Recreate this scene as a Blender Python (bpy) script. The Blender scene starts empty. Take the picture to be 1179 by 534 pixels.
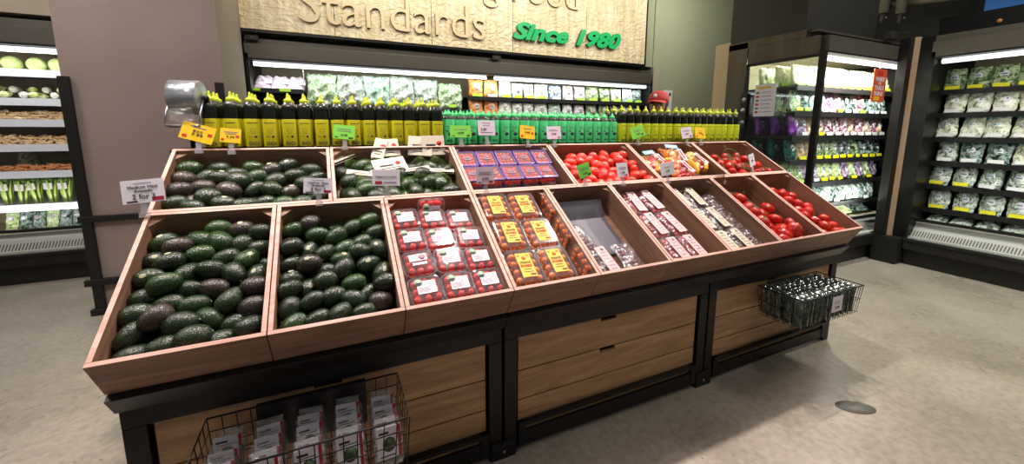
import bpy, bmesh, math, random
from mathutils import Vector, Matrix, Euler
R = math.radians
rnd = random.Random(7)
scene = bpy.context.scene
COL = scene.collection

# ------------------------------------------------------------------ materials
def lin(h):
    h = h.lstrip('#'); o = []
    for i in (0, 2, 4):
        c = int(h[i:i+2], 16) / 255
        o.append(c / 12.92 if c <= .04045 else ((c + .055) / 1.055) ** 2.4)
    return (o[0], o[1], o[2], 1)

def newmat(name):
    m = bpy.data.materials.new(name); m.use_nodes = True
    return m, m.node_tree.nodes, m.node_tree.links, m.node_tree.nodes['Principled BSDF']

def mat(name, c, rough=.5, metal=0, c2=None, scale=8, stretch=(1, 1, 1), bump=0, bscale=60, spec=.5,
        emit=0, coat=0, detail=3, lo=.35, hi=.65, vary=0, trans=0):
    m, N, L, b = newmat(name)
    b.inputs['Base Color'].default_value = lin(c)
    b.inputs['Roughness'].default_value = rough
    b.inputs['Metallic'].default_value = metal
    b.inputs['Specular IOR Level'].default_value = spec
    b.inputs['Coat Weight'].default_value = coat
    b.inputs['Transmission Weight'].default_value = trans
    if emit:
        b.inputs['Emission Color'].default_value = lin(c); b.inputs['Emission Strength'].default_value = emit
    if c2 or bump:
        tc = N.new('ShaderNodeTexCoord'); mp = N.new('ShaderNodeMapping'); L.new(tc.outputs['Object'], mp.inputs['Vector'])
        mp.inputs['Scale'].default_value = stretch
    if c2:
        n = N.new('ShaderNodeTexNoise'); n.inputs['Scale'].default_value = scale; n.inputs['Detail'].default_value = detail
        L.new(mp.outputs[0], n.inputs['Vector'])
        r = N.new('ShaderNodeValToRGB'); r.color_ramp.elements[0].position = lo; r.color_ramp.elements[1].position = hi
        r.color_ramp.elements[0].color = lin(c); r.color_ramp.elements[1].color = lin(c2)
        L.new(n.outputs['Fac'], r.inputs['Fac']); out = r.outputs['Color']
        if vary:
            oi = N.new('ShaderNodeObjectInfo'); hs = N.new('ShaderNodeHueSaturation')
            mr = N.new('ShaderNodeMapRange'); mr.inputs['To Min'].default_value = 1 - vary; mr.inputs['To Max'].default_value = 1 + vary
            L.new(oi.outputs['Random'], mr.inputs['Value']); L.new(mr.outputs[0], hs.inputs['Value']); L.new(out, hs.inputs['Color'])
            out = hs.outputs['Color']
        L.new(out, b.inputs['Base Color'])
    if bump:
        n2 = N.new('ShaderNodeTexNoise'); n2.inputs['Scale'].default_value = bscale
        L.new(mp.outputs[0], n2.inputs['Vector'])
        bp = N.new('ShaderNodeBump'); bp.inputs['Strength'].default_value = bump; bp.inputs['Distance'].default_value = .004
        L.new(n2.outputs['Fac'], bp.inputs['Height']); L.new(bp.outputs[0], b.inputs['Normal'])
    return m

def wood(name, c1, c2, axis=0, rough=.55):
    m, N, L, b = newmat(name)
    tc = N.new('ShaderNodeTexCoord'); mp = N.new('ShaderNodeMapping'); L.new(tc.outputs['Object'], mp.inputs['Vector'])
    s = [14, 14, 14]; s[axis] = 1.2; mp.inputs['Scale'].default_value = s
    oi = N.new('ShaderNodeObjectInfo'); va = N.new('ShaderNodeVectorMath'); va.operation = 'ADD'
    L.new(mp.outputs[0], va.inputs[0]); 
    ml = N.new('ShaderNodeMath'); ml.operation = 'MULTIPLY'; ml.inputs[1].default_value = 37
    L.new(oi.outputs['Random'], ml.inputs[0]); L.new(ml.outputs[0], va.inputs[1])
    n = N.new('ShaderNodeTexNoise'); n.inputs['Scale'].default_value = 1.6; n.inputs['Detail'].default_value = 6; n.inputs['Distortion'].default_value = 1.2
    L.new(va.outputs[0], n.inputs['Vector'])
    n3 = N.new('ShaderNodeTexNoise'); n3.inputs['Scale'].default_value = 9; n3.inputs['Detail'].default_value = 3
    L.new(va.outputs[0], n3.inputs['Vector'])
    mx = N.new('ShaderNodeMath'); mx.operation = 'MULTIPLY_ADD'; mx.inputs[1].default_value = .35
    L.new(n3.outputs['Fac'], mx.inputs[0]); L.new(n.outputs['Fac'], mx.inputs[2])
    r = N.new('ShaderNodeValToRGB'); r.color_ramp.elements[0].position = .5; r.color_ramp.elements[1].position = .85
    r.color_ramp.elements[0].color = lin(c1); r.color_ramp.elements[1].color = lin(c2)
    L.new(mx.outputs[0], r.inputs['Fac']); L.new(r.outputs['Color'], b.inputs['Base Color'])
    b.inputs['Roughness'].default_value = rough
    bp = N.new('ShaderNodeBump'); bp.inputs['Strength'].default_value = .15; bp.inputs['Distance'].default_value = .002
    L.new(n3.outputs['Fac'], bp.inputs['Height']); L.new(bp.outputs[0], b.inputs['Normal'])
    return m

def leafy(name, cols, scale=22, film=True, contrast=.5):
    """leaves seen through a glossy bag: cells of several colours broken up by noise"""
    m, N, L, b = newmat(name)
    tc = N.new('ShaderNodeTexCoord'); oi = N.new('ShaderNodeObjectInfo')
    ml = N.new('ShaderNodeMath'); ml.operation = 'MULTIPLY'; ml.inputs[1].default_value = 11
    L.new(oi.outputs['Random'], ml.inputs[0])
    va = N.new('ShaderNodeVectorMath'); va.operation = 'ADD'; L.new(tc.outputs['Object'], va.inputs[0]); L.new(ml.outputs[0], va.inputs[1])
    nz = N.new('ShaderNodeTexNoise'); nz.inputs['Scale'].default_value = scale; nz.inputs['Detail'].default_value = 3; nz.inputs['Distortion'].default_value = 2.5
    L.new(va.outputs[0], nz.inputs['Vector'])
    r = N.new('ShaderNodeValToRGB'); e = r.color_ramp.elements
    pos = [.5 + (i / (len(cols) - 1) - .5) * contrast for i in range(len(cols))]
    e[0].position = pos[0]; e[0].color = lin(cols[0]); e[1].position = pos[-1]; e[1].color = lin(cols[-1])
    for p, c in list(zip(pos, cols))[1:-1]:
        x = e.new(p); x.color = lin(c)
    L.new(nz.outputs['Fac'], r.inputs['Fac']); L.new(r.outputs['Color'], b.inputs['Base Color'])
    b.inputs['Roughness'].default_value = .28 if film else .6
    bp = N.new('ShaderNodeBump'); bp.inputs['Strength'].default_value = .6; bp.inputs['Distance'].default_value = .012
    L.new(nz.outputs['Fac'], bp.inputs['Height']); L.new(bp.outputs[0], b.inputs['Normal'])
    return m

def clear(name, tint='#ffffff', gloss=.12, diff=.06, rough=.08, bump=0, bscale=40):
    """thin clear plastic or glass: see-through with a glossy sheen"""
    m, N, L, b = newmat(name); N.remove(b)
    out = N['Material Output']
    t = N.new('ShaderNodeBsdfTransparent'); t.inputs['Color'].default_value = lin(tint)
    g = N.new('ShaderNodeBsdfGlossy'); g.inputs['Roughness'].default_value = rough
    d = N.new('ShaderNodeBsdfDiffuse'); d.inputs['Color'].default_value = lin('#f4f4f6')
    fr = N.new('ShaderNodeLayerWeight'); fr.inputs['Blend'].default_value = .5
    pw = N.new('ShaderNodeMath'); pw.operation = 'POWER'; pw.inputs[1].default_value = 4; L.new(fr.outputs['Facing'], pw.inputs[0])
    ad = N.new('ShaderNodeMath'); ad.operation = 'MULTIPLY_ADD'; ad.inputs[1].default_value = .9; ad.inputs[2].default_value = gloss + .035; ad.use_clamp = True; L.new(pw.outputs[0], ad.inputs[0])
    m1 = N.new('ShaderNodeMixShader'); L.new(ad.outputs[0], m1.inputs[0]); L.new(t.outputs[0], m1.inputs[1]); L.new(g.outputs[0], m1.inputs[2])
    m2 = N.new('ShaderNodeMixShader'); m2.inputs[0].default_value = diff; L.new(m1.outputs[0], m2.inputs[1]); L.new(d.outputs[0], m2.inputs[2])
    L.new(m2.outputs[0], out.inputs['Surface'])
    if bump:
        tc = N.new('ShaderNodeTexCoord'); n = N.new('ShaderNodeTexNoise'); n.inputs['Scale'].default_value = bscale; n.inputs['Detail'].default_value = 4
        L.new(tc.outputs['Object'], n.inputs['Vector']); bp = N.new('ShaderNodeBump'); bp.inputs['Strength'].default_value = bump; bp.inputs['Distance'].default_value = .01
        L.new(n.outputs['Fac'], bp.inputs['Height']); L.new(bp.outputs[0], g.inputs['Normal']); L.new(bp.outputs[0], fr.inputs['Normal'])
    return m

M = {}
M['crate'] = wood('crate_wood', '#7b5a45', '#9a765e', 0)
M['crate_side'] = wood('crate_side_wood', '#7b5a45', '#9a765e', 1)
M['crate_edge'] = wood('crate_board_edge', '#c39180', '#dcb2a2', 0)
M['slat'] = wood('slat_oak', '#937049', '#b8926a', 0)
M['metal'] = mat('black_powder_metal', '#1d1b1b', .45, .3, spec=.4)
M['tray'] = mat('tray_metal', '#2b2728', .4, .3)
M['wire'] = mat('black_wire', '#191818', .4, .5)
M['bolt'] = mat('zinc_bolt', '#b9b9bd', .3, 1)
M['wallp'] = mat('taupe_paint', '#a08c86', .85, c2='#998680', scale=3)
M['wallg'] = mat('olive_grey_paint', '#9a9f84', .85)
M['walld'] = mat('charcoal_cladding', '#2b2a24', .6)
M['cream'] = mat('cream_paint', '#c9b48c', .7)
M['return'] = mat('pale_wall_paint', '#a89b8b', .8)
M['ceil'] = mat('dark_ceiling', '#15140f', .9)
M['header'] = mat('cooler_bronze_metal', '#57524a', .4, .25)
M['headerdark'] = mat('cooler_dark_metal', '#141312', .4, .3)
M['steel'] = mat('brushed_side_steel', '#5a554b', .32, .6, c2='#47433a', scale=6, stretch=(1, 1, .1))
M['coolerin'] = mat('cooler_liner', '#b9ac8c', .6)
M['kick'] = mat('cooler_base_black', '#201e1b', .5, .2)
M['shelfw'] = mat('white_shelf_edge', '#d5d6e0', .4)
M['shelfb'] = mat('black_shelf', '#100f10', .5)
M['grille'] = mat('grille_grey', '#b8b8b2', .5)
M['grillehole'] = mat('grille_gap', '#55544c', .7)
M['led'] = mat('cooler_tube', '#f2f7ff', .5, emit=1.5)
M['glass'] = clear('side_glass', '#f4faf6', .06, .015, .02)
M['plastic'] = clear('clamshell_plastic', '#ffffff', .0, .055, .10)
M['film'] = clear('crinkled_film', '#ffffff', .15, .04, .16, .9, 55)
M['softfilm'] = clear('soft_film', '#ffffff', .0, .03, .2, .4, 40)
M['acrylic'] = clear('acrylic_clip', '#ffffff', .2, .2, .15)
M['white'] = mat('white_card', '#e9e3ec', .6)
M['pinkcard'] = mat('lilac_card', '#d9c9d6', .6)
M['yellow'] = mat('yellow_card', '#f2c40e', .6)
M['green'] = mat('green_card', '#7fd443', .6)
M['darkgreencard'] = mat('moss_card', '#5f7f35', .6)
M['crimson'] = mat('crimson_block', '#a81832', .6)
M['ink'] = mat('black_ink', '#241f2b', .7)
M['greyink'] = mat('grey_ink', '#7f7a88', .7)
M['redink'] = mat('red_ink', '#c8281c', .7)
M['steelroll'] = mat('clear_bag_roll', '#8b9093', .25, .6, c2='#b3b8bb', scale=4, stretch=(1, 12, 12), bump=.3, bscale=14)
M['bottle'] = mat('dark_olive_bottle', '#151a0e', .22, spec=.6)
M['capy'] = mat('chartreuse_cap', '#b9c61e', .4)
M['laby'] = mat('mustard_green_label', '#c6c015', .45)
M['laby2'] = mat('lime_yellow_label', '#cddb22', .45)
M['capg'] = mat('mint_green_cap', '#4fd37c', .4)
M['labg'] = mat('mint_green_label', '#56d98a', .45)
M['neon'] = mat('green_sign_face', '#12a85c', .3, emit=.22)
M['neonside'] = mat('green_sign_side', '#0b6f3e', .4)
M['tagy'] = mat('yellow_tag', '#e6dc1c', .5)
M['tagw'] = mat('white_tag', '#e3e3e3', .5)
M['tagg'] = mat('lime_tag', '#a8d83a', .5)

def avocado_mat(name, c1, c2, c3):
    m, N, L, b = newmat(name)
    tc = N.new('ShaderNodeTexCoord'); oi = N.new('ShaderNodeObjectInfo')
    ml = N.new('ShaderNodeMath'); ml.operation = 'MULTIPLY'; ml.inputs[1].default_value = 9; L.new(oi.outputs['Random'], ml.inputs[0])
    va = N.new('ShaderNodeVectorMath'); va.operation = 'ADD'; L.new(tc.outputs['Object'], va.inputs[0]); L.new(ml.outputs[0], va.inputs[1])
    n = N.new('ShaderNodeTexNoise'); n.inputs['Scale'].default_value = 26; n.inputs['Detail'].default_value = 6; L.new(va.outputs[0], n.inputs['Vector'])
    r = N.new('ShaderNodeValToRGB'); e = r.color_ramp.elements; e[0].position = .35; e[0].color = lin(c1); e[1].position = .72; e[1].color = lin(c3)
    x = e.new(.55); x.color = lin(c2); L.new(n.outputs['Fac'], r.inputs['Fac'])
    hs = N.new('ShaderNodeHueSaturation'); mr = N.new('ShaderNodeMapRange'); mr.inputs['To Min'].default_value = .75; mr.inputs['To Max'].default_value = 1.3
    L.new(oi.outputs['Random'], mr.inputs['Value']); L.new(mr.outputs[0], hs.inputs['Value']); L.new(r.outputs['Color'], hs.inputs['Color'])
    L.new(hs.outputs['Color'], b.inputs['Base Color']); b.inputs['Roughness'].default_value = .24; b.inputs['Specular IOR Level'].default_value = .6
    v = N.new('ShaderNodeTexVoronoi'); v.inputs['Scale'].default_value = 230; L.new(va.outputs[0], v.inputs['Vector'])
    bp = N.new('ShaderNodeBump'); bp.inputs['Strength'].default_value = .35; bp.inputs['Distance'].default_value = .0008
    L.new(v.outputs['Distance'], bp.inputs['Height']); L.new(bp.outputs[0], b.inputs['Normal'])
    return m
M['avo'] = avocado_mat('avocado_dark_skin', '#0f190e', '#203018', '#42542f')
M['avog'] = avocado_mat('avocado_green_skin', '#14250f', '#26421b', '#48652f')
M['avob'] = avocado_mat('avocado_brown_skin', '#1d1a15', '#38302a', '#564a3c')
M['stem'] = mat('avocado_stem', '#b9a684', .7)
M['sticker'] = mat('pale_sticker', '#a9b08c', .5)
M['tom'] = mat('tomato_skin', '#bd1a10', .16, c2='#d23018', scale=5, spec=.6, vary=.12)
M['tomroma'] = mat('roma_tomato_skin', '#d8241b', .25, c2='#ea4a34', scale=6, spec=.6, vary=.12)
M['tomd'] = mat('dark_tomato_skin', '#8e1a12', .2, c2='#b3281a', scale=5, vary=.12)
M['calyx'] = mat('tomato_calyx', '#4c6a25', .7)
M['cherry'] = mat('red_cherry_tomato', '#dd1f28', .2, c2='#ea4038', scale=7, vary=.15)
M['cherryo'] = mat('orange_cherry_tomato', '#d9601a', .22, c2='#ee8f2c', scale=7, vary=.15)
M['cherryd'] = mat('dark_snack_tomato', '#6a1a22', .22, c2='#8f2a2a', scale=7, vary=.2)

# ------------------------------------------------------------------ mesh builder
class MB:
    def __init__(s): s.v = []; s.f = []; s.m = []; s.smooth = []
    def add(s, v, f, mi=0, sm=False, T=None):
        o = len(s.v)
        s.v += [tuple(T @ Vector(p)) if T else tuple(p) for p in v]
        s.f += [tuple(i + o for i in q) for q in f]; s.m += [mi] * len(f); s.smooth += [sm] * len(f)
        return s
    def box(s, x0, x1, y0, y1, z0, z1, mi=0, T=None):
        v = [(x, y, z) for x in (x0, x1) for y in (y0, y1) for z in (z0, z1)]
        return s.add(v, [(0, 1, 3, 2), (4, 6, 7, 5), (0, 4, 5, 1), (2, 3, 7, 6), (0, 2, 6, 4), (1, 5, 7, 3)], mi, False, T)
    def tube(s, pts, r, n=6, mi=0, T=None, caps=True):
        pts = [Vector(p) for p in pts]; rs = r if isinstance(r, (list, tuple)) else [r] * len(pts)
        v = []; f = []; up = None
        for i, p in enumerate(pts):
            d = (pts[min(i+1, len(pts)-1)] - pts[max(i-1, 0)]).normalized()
            if up is None: up = Vector((0, 0, 1)) if abs(d.z) < .9 else Vector((1, 0, 0))
            a = d.cross(up).normalized(); b = a.cross(d).normalized(); up = b
            for k in range(n):
                t = 2 * math.pi * k / n; v.append(p + (a * math.cos(t) + b * math.sin(t)) * rs[i])
        for i in range(len(pts) - 1):
            for k in range(n): f.append((i*n+k, i*n+(k+1) % n, (i+1)*n+(k+1) % n, (i+1)*n+k))
        if caps: f.append(tuple(range(n))[::-1]); f.append(tuple((len(pts)-1)*n + k for k in range(n)))
        return s.add(v, f, mi, n > 4, T)
    def lathe(s, prof, n=20, mi=0, T=None, sx=1, sy=1, sm=True, squ=0):
        """prof: (r, z) from bottom to top, closed with caps; squ>0 squares the section"""
        v = []; f = []
        for r, z in prof:
            for k in range(n):
                t = 2 * math.pi * k / n; c, q = math.cos(t), math.sin(t)
                w = 1 + squ * (abs(math.sin(2 * t)) ** 1.5) * .28
                v.append((r * c * w * sx, r * q * w * sy, z))
        for i in range(len(prof) - 1):
            for k in range(n): f.append((i*n+k, i*n+(k+1) % n, (i+1)*n+(k+1) % n, (i+1)*n+k))
        f.append(tuple(range(n))[::-1]); f.append(tuple((len(prof)-1)*n + k for k in range(n)))
        return s.add(v, f, mi, sm, T)
    def ball(s, c, r, n=12, m=8, mi=0, sc=(1, 1, 1), T=None):
        prof = [(max(1e-4, math.sin(math.pi * i / m)) * r, -math.cos(math.pi * i / m) * r) for i in range(m + 1)]
        TT = Matrix.Translation(c) @ Matrix.Diagonal((*sc, 1))
        return s.lathe(prof, n, mi, (T @ TT) if T else TT)
    def quad(s, a, b, c, d, mi=0, T=None): return s.add([a, b, c, d], [(0, 1, 2, 3)], mi, False, T)
    def prism(s, poly, x0, x1, mi=0, T=None):
        """poly in (y,z), extruded along x"""
        n = len(poly); v = [(x0, y, z) for y, z in poly] + [(x1, y, z) for y, z in poly]
        f = [tuple(range(n)), tuple(range(2*n-1, n-1, -1))] + [(i, i + n, (i+1) % n + n, (i+1) % n) for i in range(n)]
        return s.add(v, f, mi, False, T)
    def mesh(s, name, mats):
        me = bpy.data.meshes.new(name); me.from_pydata(s.v, [], s.f); me.validate()
        for m in (mats if isinstance(mats, (list, tuple)) else [mats]): me.materials.append(m)
        if len(me.polygons) == len(s.f):
            me.polygons.foreach_set('material_index', s.m); me.polygons.foreach_set('use_smooth', s.smooth)
        b = bmesh.new(); b.from_mesh(me); bmesh.ops.recalc_face_normals(b, faces=b.faces); b.to_mesh(me); b.free()
        return me
    def obj(s, name, mats, parent=None, bevel=0, loc=None):
        o = bpy.data.objects.new(name, s.mesh(name, mats)); COL.objects.link(o)
        if parent: o.parent = parent
        if loc: o.location = loc
        if bevel:
            m = o.modifiers.new('bevel', 'BEVEL'); m.width = bevel; m.segments = 2; m.limit_method = 'ANGLE'
        return o

def meshobj(name, me, parent=None, M4=None):
    o = bpy.data.objects.new(name, me); COL.objects.link(o)
    if parent: o.parent = parent
    if M4 is not None: o.matrix_basis = M4
    return o
def tag(o, label=None, cat=None, group=None, kind=None):
    if label: o['label'] = label
    if cat: o['category'] = cat
    if group: o['group'] = group
    if kind: o['kind'] = kind
    return o
def thing(name, label, cat, M4=None, group=None):
    o = bpy.data.objects.new(name, None); COL.objects.link(o); o.empty_display_size = .05
    if M4 is not None: o.matrix_basis = M4
    return tag(o, label, cat, group)
KIDS = {}
def copy_tree(o, label=None, M4=None, group=None, skip=()):
    def rec(a, par):
        c = a.copy(); COL.objects.link(c); c.parent = par
        for ch in [x for x in bpy.data.objects if x.parent == a] if a.name not in KIDS else KIDS[a.name]:
            if ch.name.split('.')[0] in skip: continue
            rec(ch, c)
        return c
    def note(a):
        if a.name not in KIDS:
            KIDS[a.name] = list(a.children)
            for ch in KIDS[a.name]: note(ch)
    note(o)
    c = rec(o, None)
    if label: c['label'] = label
    if group: c['group'] = group
    if M4 is not None: c.matrix_basis = M4
    return c
class Kind:
    """first use moves the prototype itself, later uses copy it"""
    def __init__(s, proto): s.p = proto; s.used = False
    def put(s, M4, label, group=None):
        if not s.used:
            s.used = True; s.p.matrix_basis = M4; s.p['label'] = label
            if group: s.p['group'] = group
            return s.p
        return copy_tree(s.p, label, M4, group)
def TR(x, y, z, rx=0, ry=0, rz=0, s=1):
    S = Matrix.Diagonal((s, s, s, 1)) if not isinstance(s, tuple) else Matrix.Diagonal((*s, 1))
    return Matrix.Translation((x, y, z)) @ Euler((R(rx), R(ry), R(rz))).to_matrix().to_4x4() @ S
TXT = {}
def text_mesh(s, w=None, h=None, mats=None, ext=.0004, off=0, shear=0, bev=0, align='CENTER', name='lettering', mi_side=None):
    """lettering mesh in the XY plane, fitted to w x h, anchored bottom-left or centred"""
    key = (s, w, h, ext, off, shear, bev, align, str(mats))
    if key in TXT: return TXT[key]
    cu = bpy.data.curves.new(name, 'FONT'); cu.body = s; cu.size = 1; cu.offset = off; cu.shear = shear; cu.resolution_u = 3
    cu.extrude = 0; t = bpy.data.objects.new('t', cu); COL.objects.link(t)
    if ext: cu.extrude = ext / (h if h else .1)
    cu.bevel_depth = bev
    me = bpy.data.meshes.new_from_object(t); me.name = name; bpy.data.objects.remove(t)
    xs = [v.co.x for v in me.vertices]; ys = [v.co.y for v in me.vertices]; zs = [v.co.z for v in me.vertices]
    W, H = max(xs) - min(xs), max(ys) - min(ys); sy = h / H if h else w / W; sx = w / W if w else sy
    cx, cy = (min(xs) + max(xs)) / 2, (min(ys) + max(ys)) / 2
    if align != 'CENTER': cx, cy = min(xs), min(ys)
    for v in me.vertices: v.co = ((v.co.x - cx) * sx, (v.co.y - cy) * sy, (v.co.z - min(zs)) * sy)
    me.materials.clear()
    for m in (mats if isinstance(mats, (list, tuple)) else [mats]): me.materials.append(m)
    if mi_side is not None:
        for p in me.polygons: p.material_index = 0 if abs(p.normal.z) > .5 and p.center.z > (max(zs)-min(zs))*sy*.5 else mi_side
    TXT[key] = me
    return me
ORD = ['first', 'second', 'third', 'fourth', 'fifth', 'sixth', 'seventh', 'eighth', 'ninth', 'tenth', 'eleventh', 'twelfth', 'thirteenth',
       'fourteenth', 'fifteenth', 'sixteenth', 'seventeenth', 'eighteenth', 'nineteenth', 'twentieth']

# ------------------------------------------------------------------ camera
cam = bpy.data.cameras.new('camera'); co = bpy.data.objects.new('camera', cam); COL.objects.link(co); scene.camera = co
yaw, pit, rol = .4323841, .15410499, -.00262046
fw = Vector((math.sin(yaw)*math.cos(pit), math.cos(yaw)*math.cos(pit), -math.sin(pit)))
rr = Vector((math.cos(yaw), -math.sin(yaw), 0)); dd = fw.cross(rr)
r2 = math.cos(rol)*rr + math.sin(rol)*dd; d2 = -math.sin(rol)*rr + math.cos(rol)*dd
mw = Matrix((( r2.x, -d2.x, -fw.x, .6123456), (r2.y, -d2.y, -fw.y, -1.3184242), (r2.z, -d2.z, -fw.z, 1.4209372), (0, 0, 0, 1)))
co.matrix_world = mw
cam.sensor_fit = 'HORIZONTAL'; cam.sensor_width = 36; cam.lens = 460.3683 / 1179 * 36
cam.shift_x = -4 / 1179; cam.shift_y = -45.938 / 1179; cam.clip_start = .05; cam.clip_end = 60

# ------------------------------------------------------------------ the room
def struct(name, mb, m, bevel=0): return tag(mb.obj(name, m, None, bevel), kind='structure')
def floor_mat():
    m, N, L, b = newmat('polished_concrete')
    tc = N.new('ShaderNodeTexCoord')
    n1 = N.new('ShaderNodeTexNoise'); n1.inputs['Scale'].default_value = 1.1; n1.inputs['Detail'].default_value = 8; n1.inputs['Roughness'].default_value = .65
    n2 = N.new('ShaderNodeTexNoise'); n2.inputs['Scale'].default_value = 30; n2.inputs['Detail'].default_value = 8
    n3 = N.new('ShaderNodeTexVoronoi'); n3.inputs['Scale'].default_value = 9; n3.inputs['Randomness'].default_value = 1
    for n in (n1, n2, n3): L.new(tc.outputs['Object'], n.inputs['Vector'])
    r = N.new('ShaderNodeValToRGB'); e = r.color_ramp.elements
    e[0].position = .32; e[0].color = lin('#928879'); e[1].position = .7; e[1].color = lin('#bdb3a4')
    L.new(n1.outputs['Fac'], r.inputs['Fac'])
    mx = N.new('ShaderNodeMixRGB'); mx.blend_type = 'MULTIPLY'; mx.inputs[0].default_value = .35
    r2_ = N.new('ShaderNodeValToRGB'); r2_.color_ramp.elements[0].position = .3; r2_.color_ramp.elements[1].position = .6
    r2_.color_ramp.elements[0].color = lin('#9a9a9a'); r2_.color_ramp.elements[1].color = (1, 1, 1, 1)
    L.new(n2.outputs['Fac'], r2_.inputs['Fac']); L.new(r.outputs[0], mx.inputs[1]); L.new(r2_.outputs[0], mx.inputs[2])
    # little dark pits
    r3 = N.new('ShaderNodeValToRGB'); r3.color_ramp.elements[0].position = .03; r3.color_ramp.elements[1].position = .06
    r3.color_ramp.elements[0].color = lin('#77716a'); r3.color_ramp.elements[1].color = (1, 1, 1, 1); L.new(n3.outputs['Distance'], r3.inputs['Fac'])
    m3 = N.new('ShaderNodeMixRGB'); m3.blend_type = 'MULTIPLY'; m3.inputs[0].default_value = .7; L.new(mx.outputs[0], m3.inputs[1]); L.new(r3.outputs[0], m3.inputs[2])
    L.new(m3.outputs[0], b.inputs['Base Color'])
    mr = N.new('ShaderNodeMapRange'); mr.inputs['To Min'].default_value = .16; mr.inputs['To Max'].default_value = .42
    L.new(n1.outputs['Fac'], mr.inputs['Value']); L.new(mr.outputs[0], b.inputs['Roughness'])
    b.inputs['Specular IOR Level'].default_value = .45
    return m
struct('floor', MB().box(-8, 10, -6, 5.5, -.1, 0), floor_mat())
struct('trim_1', MB().lathe([(1, 0), (1, .0012)], 28, sx=.095, sy=.052, T=TR(3.01, -.35, 0, rz=-30)), mat('grey_filler_patch', '#6c6b62', .5))
M['ceil2'] = M['ceil']
struct('ceiling', MB().box(-8, 10, -6, 5.5, 3.9, 4.0), M['ceil'])
struct('wall_back', MB().box(-8, 10, 4.75, 4.85, 0, 3.9), M['wallg'])
# soffit over the back coolers: tan at left, olive at the right end
struct('wall_soffit', MB().box(-4.5, -.14, 3.76, 4.75, 2.4, 3.9), M['return'])
struct('wall_centre', MB().box(-.14, 5.36, 3.78, 4.75, 2.42, 3.9), M['wallg'])
struct('wall_right_back', MB().box(5.36, 10, 3.76, 4.75, 0, 3.9), M['wallg'])
struct('trim_2', MB().box(5.36, 5.47, 3.735, 3.765, 0, 2.4), M['return'])
# taupe block with its pale return
pb = MB().box(-1.095, -.14, 2.70, 3.72, 0, 3.9)
b = pb.obj('wall_left_block', [M['wallp'], M['return']]); tag(b, kind='structure')
for p in b.data.polygons:
    if p.normal.x > .5: p.material_index = 1
for i, (x0, x1, y0, y1, z0, z1) in enumerate([(-1.105, -1.045, 2.665, 2.695, 0, 1.79), (-.195, -.135, 2.665, 2.695, 0, 1.79),
        (-1.12, -.13, 2.66, 2.697, .73, .775), (-1.14, -.13, 2.655, 2.697, .235, .285), (-1.13, -1.04, 2.65, 2.697, 0, .05)]):
    struct('trim_%d' % (i + 3), MB().box(x0, x1, y0, y1, z0, z1), M['kick'], .004)
struct('wall_right', MB().box(9.3, 9.4, -6, 4.75, 0, 3.9), M['walld'])
struct('wall_soffit_right', MB().box(4.80, 6.02, 1.16, 1.96, 2.372, 3.9), M['walld'])
struct('trim_9', MB().box(4.79, 4.86, 1.95, 2.14, 0, 2.40), M['cream'], .004)

# ------------------------------------------------------------------ sloped display: local frame (x, s up the slope, n off the slope)
TH = math.atan(.522 / .853); cT, sT = math.cos(TH), math.sin(TH)
def SL(x, s, n, rz=0, rx=0, ry=0, sc=1):
    base = Matrix.Translation((0, 0, .815)) @ Matrix.Rotation(TH, 4, 'X')
    return base @ TR(x, s, n, rx, ry, rz, sc)
W = .4064; D = .147; LOW = .591; TOT = 1.0; t = .014
def crate(x0, x1, s0, s1, label, grp):
    e = thing('produce_crate', label, 'crate', SL(x0, s0, 0), grp)
    w, l = x1 - x0 - .002, s1 - s0
    g = .001
    def P(name, bx, mm): 
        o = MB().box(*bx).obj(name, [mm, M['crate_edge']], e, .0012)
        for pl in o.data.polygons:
            if pl.normal.z > .9 and pl.center.z > -.01: pl.material_index = 1     # paler colour on the top edges of the boards
        return o
    P('front_panel', (g, w, 0, t, -D, 0), M['crate']); P('back_panel', (g, w, l - t, l - .0005, -D, 0), M['crate'])
    P('side_panel', (g, g + t, t, l - t, -D, 0), M['crate_side']); P('side_panel', (w - t, w, t, l - t, -D, 0), M['crate_side'])
    P('bottom_panel', (g + t, w - t, t, l - t, -D, -D + .008), M['crate'])
    for sx in (0, 1):
        a, c = (g + t, g + t + .04) if sx == 0 else (w - t, w - t - .04)
        v = [(a, l - t, -.016), (c, l - t, -.016), (a, l - t - .04, -.016), (a, l - t, -D + .008), (c, l - t, -D + .008), (a, l - t - .04, -D + .008)]
        MB().add(v, [(0, 1, 2), (3, 5, 4), (0, 3, 4, 1), (1, 4, 5, 2), (2, 5, 3, 0)]).obj('corner_block', M['crate'], e)
    return e
BL = ['avocados at the far left', 'smaller avocados', 'round lidded tomato boxes', 'yellow labelled tomato boxes', 'two leftover snack packs and a grey liner',
      'pink labelled flat tomato packs', 'cream labelled flat tomato packs', 'large beefsteak tomatoes', 'tomatoes at the far right end']
for k in range(9): crate(k*W, (k+1)*W, 0, LOW, 'open wooden front crate of ' + BL[k], 'front row of wooden crates')
BU = ['loose dark avocados', 'netted avocados with paper tags', 'purple lidded grape tomato boxes', 'loose plum tomatoes', 'bagged mini peppers', 'vine tomatoes']
for k in range(6): crate(k*1.5*W, (k+1)*1.5*W, LOW + .001, TOT, 'open wooden back crate of ' + BU[k], 'back row of wooden crates')

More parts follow.
